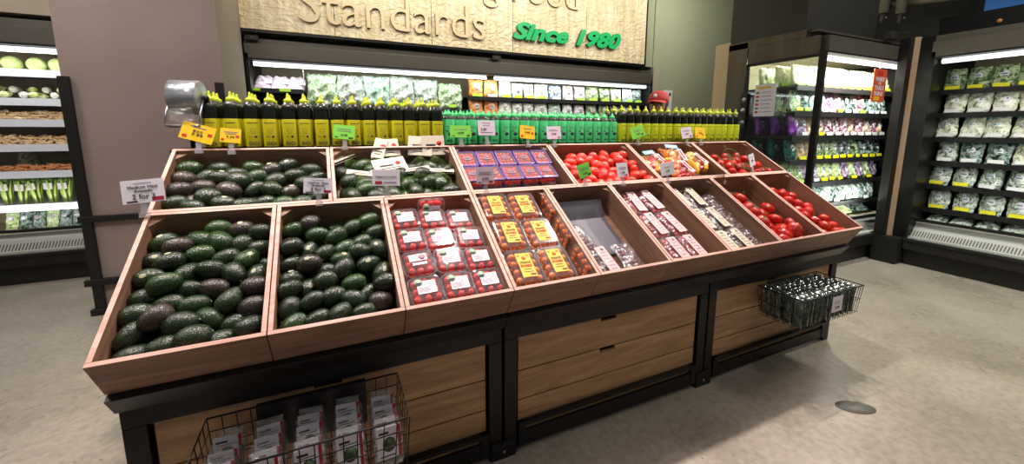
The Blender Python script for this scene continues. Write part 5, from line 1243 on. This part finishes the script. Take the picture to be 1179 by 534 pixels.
# five separate curled fingers and a thumb on each hand
def finger(bm, pts, r):
    b = MB().tube(pts, r, 8); me = bpy.data.meshes.new('f'); me.from_pydata(b.v, [], b.f); bm.from_mesh(me); bpy.data.meshes.remove(me)
for sx in (-1, 1):
    p0 = Vector((sx * .19, -.20, .93))
    b = MB().ball(p0 + Vector((0, -.045, -.006)), .042, 14, 8, 0, (.95, 1.1, .42)); me = bpy.data.meshes.new('p'); me.from_pydata(b.v, [], b.f); hb.from_mesh(me)
    for k, (L_, dx) in enumerate(((.060, .030), (.072, .010), (.068, -.010), (.052, -.029))):
        a = p0 + Vector((-sx * dx, -.078, -.006)); finger(hb, [a, a + Vector((0, -L_*.5, -.006)), a + Vector((0, -L_*.75, -.03)), a + Vector((0, -L_*.6, -.05))], [.0095, .009, .008, .006])
    a = p0 + Vector((-sx * .034, -.03, -.004)); finger(hb, [a, a + Vector((-sx * .028, -.022, -.008)), a + Vector((-sx * .026, -.05, -.02))], [.011, .010, .007])
bd = bpy.data.meshes.new('body'); hb.to_mesh(bd); hb.free(); bd.materials.clear(); bd.materials.append(SKIN)
for p in bd.polygons: p.use_smooth = True; p.material_index = 0
meshobj('body', bd, person)
q_ = [0, 1, 2, 3]; 
jv = [(0, 0, .90), (0, 0, 1.10), (0, .01, 1.28), (0, .01, 1.40), (0, .0, 1.475), (.175, .01, 1.385), (.225, .02, 1.12), (.20, -.13, .965), (-.175, .01, 1.385), (-.225, .02, 1.12), (-.20, -.13, .965)]
skinned('fleece_jacket', jv, [(0, 1), (1, 2), (2, 3), (3, 4), (3, 5), (5, 6), (6, 7), (3, 8), (8, 9), (9, 10)], [(.175, .13), (.155, .12), (.18, .13), (.15, .11), .065, .08, .068, .052, .08, .068, .052], JK, person)
skinned('trousers', [(0, 0, .93), (.095, 0, .84), (.105, -.01, .48), (.10, .02, .10), (-.095, 0, .84), (-.115, -.03, .48), (-.11, .0, .10)], [(0, 1), (1, 2), (2, 3), (0, 4), (4, 5), (5, 6)], [(.155, .115), .105, .085, .07, .105, .085, .07], TROU, person)
for sx, yy in ((.10, -.05), (-.11, -.07)): loft([(rrect(.09, .27, .04), 0), (rrect(.095, .275, .04), .03), (rrect(.08, .2, .035), .075)]).obj('shoe', SHOE, person).location = (sx, yy, 0)
# hair, cap, eyes
h = MB().ball(tuple(hc + Vector((0, .022, .012))), 1, 24, 14, 0, (.086, .092, .118)); o = h.obj('hair', HAIR, person)
m_ = MB(); T = Matrix.Translation(hc + Vector((0, .008, .048))) @ Matrix.Rotation(R(-6), 4, 'X')
m_.lathe([(.094, -.01), (.096, .02), (.090, .05), (.070, .078), (.035, .095), (.004, .099)], 28, sx=.96, sy=1.12, T=T)
cap_ = m_.obj('cap', REDC, person)
v = []; f = []
for i in range(13):
    a = R(-70 + 140 * i / 12); c, s = math.sin(a), math.cos(a)
    v += [(c*.088, -s*.100 + .0, 0), (c*.098, -s*.165 - .005, -.022 - .010 * abs(c)), (c*.098, -s*.165 - .005, -.026 - .010 * abs(c)), (c*.088, -s*.100, -.005)]
for i in range(12):
    for k in range(4): f.append((4*i+k, 4*i+(k+1) % 4, 4*i+4+(k+1) % 4, 4*i+4+k))
MB().add(v, f, 0, True, T).obj('visor', REDC, cap_); MB().lathe([(.018, 0), (.018, .003)], 14, T=T @ TR(0, -.108, .035, rx=82)).obj('badge', M['white'], cap_)
for sx in (-1, 1):
    ey = MB().ball(tuple(hc + Vector((sx * .030, -.082, .006))), .0125, 14, 8).obj('eye', M['white'], person); MB().ball(tuple(hc + Vector((sx * .030, -.0905, .006))), .0058, 10, 6).obj('iris', HAIR, ey)
    MB().tube([hc + Vector((sx * .014, -.098, .027)), hc + Vector((sx * .032, -.096, .032)), hc + Vector((sx * .048, -.083, .027))], .003, 6).obj('eyebrow', HAIR, person)

# ------------------------------------------------------------------ light
def area(name, loc, size, power, color=(1, 1, 1), target=None, sy=None, spread=None):
    d = bpy.data.lights.new(name, 'AREA'); d.shape = 'RECTANGLE'; d.size = size; d.size_y = sy or size; d.energy = power; d.color = color
    if spread: d.spread = R(spread)
    o = bpy.data.objects.new(name, d); COL.objects.link(o); o.location = loc
    dirv = (Vector(target) - Vector(loc)) if target else Vector((0, 0, -1)); o.rotation_euler = dirv.to_track_quat('-Z', 'Y').to_euler(); return o
def spot(name, loc, tgt, power, color, angle=60, blend=.6, rad=.06):
    d = bpy.data.lights.new(name, 'SPOT'); d.energy = power; d.color = color; d.spot_size = R(angle); d.spot_blend = blend; d.shadow_soft_size = rad
    o = bpy.data.objects.new(name, d); COL.objects.link(o); o.location = loc; o.rotation_euler = (Vector(tgt) - Vector(loc)).to_track_quat('-Z', 'Y').to_euler(); return o
PK = (1, .84, .82)
for i, (x, y, tx, ty, p, c) in enumerate([(.5, .75, .2, .3, 205, PK), (1.7, .75, 1.2, .3, 215, PK), (3.0, .75, 2.4, .35, 215, (1, .88, .84)), (4.6, .8, 3.2, .4, 235, (1, .93, .84)), (-.6, .6, .2, .3, 100, PK), (2.4, -1.7, 2.9, -1.1, 45, PK), (4.6, -1.2, 4.9, -.6, 90, (1, .95, .82)), (-1.4, .2, -1.2, .8, 120, (1, .95, .84))]):  # aisle spots ending the list are unseen, added to brighten the floor
    spot('track_spot', (x, y, 3.5), (tx, ty, .9), p, c, 75, .7, .05)
for x in (.3, 1.9, 3.4): spot('bottle_spot', (x, -.9, 3.6), (x + .1, 1.0, 1.5), 120, (1, .92, .86), 40, .8, .1)
for x in (.6, 2.0, 3.4, 4.8): spot('sign_spot', (x, 2.0, 3.6), (x, 3.7, 2.9), 60, (1, .93, .8), 90, .8)
for x in (-1.5, 1.5, 4.5, 7.5):  # unseen area lamps added as ambient fill behind the camera
    area('ceiling_fill', (x, -3, 3.8), 1.2, 9, (1, .96, .9))
area('ceiling_fill', (2.5, 2.6, 3.75), 3.5, 40, (1, .97, .9), (2.5, 3.9, 1.7), .5); area('ceiling_fill', (-.6, .7, 3.8), 1.2, 55, (1, .93, .9), (-.7, 2.7, 1.3)); area('ceiling_fill', (4.9, -.6, 3.8), 1.2, 75, (1, .97, .88), (6.2, -.2, 1.2))  # unseen fill lamps added to brighten the walls and cooler fronts
area('ceiling_fill', (-2.2, 1.8, 3.8), 1.0, 60, (1, .96, .88), (-2.0, 3.9, 1.2)); area('ceiling_fill', (5.6, 2.7, 3.8), .8, 30, (1, .97, .86), (6.2, 3.8, 2.2))
# tubes of the coolers, plus unseen fill lamps added inside with no tube
CL = (.95, 1, .93)
area('cooler_light', (2.6, 3.80, 2.09), 5.3, 24, CL, (2.6, 4.2, 1.75), .06); area('cooler_light', (-2.2, 3.80, 2.09), 2.1, 11, CL, (-2.2, 4.1, 1.3), .06)
area('cooler_light', (5.6, 1.01, 2.08), 1.5, 42, CL, (5.6, 1.45, 1.5), .06); area('cooler_light', (5.5, 1.55, 2.17), 1.2, 14, CL, None, .25)
area('cooler_light', (6.19, -.85, 2.08), .06, 45, CL, (6.65, -.85, 1.5), 3.0)
area('cooler_light', (5.6, 1.0, .60), 1.4, 12, CL, (5.6, 1.4, 1.1), .06)
area('cooler_light', (6.20, -.85, .60), .06, 12, CL, (6.6, -.85, 1.1), 3.0)
area('cooler_light', (-2.2, 3.80, .62), 2.1, 4, CL, (-2.2, 4.2, 1.0), .06)
w = bpy.data.worlds.new('world'); scene.world = w; w.use_nodes = True
w.node_tree.nodes['Background'].inputs['Color'].default_value = (.9, .92, 1, 1); w.node_tree.nodes['Background'].inputs['Strength'].default_value = .12
scene.view_settings.view_transform = 'Standard'; scene.view_settings.look = 'None'; scene.view_settings.gamma = 1; scene.view_settings.use_curve_mapping = False
scene.view_settings.exposure = 0.0
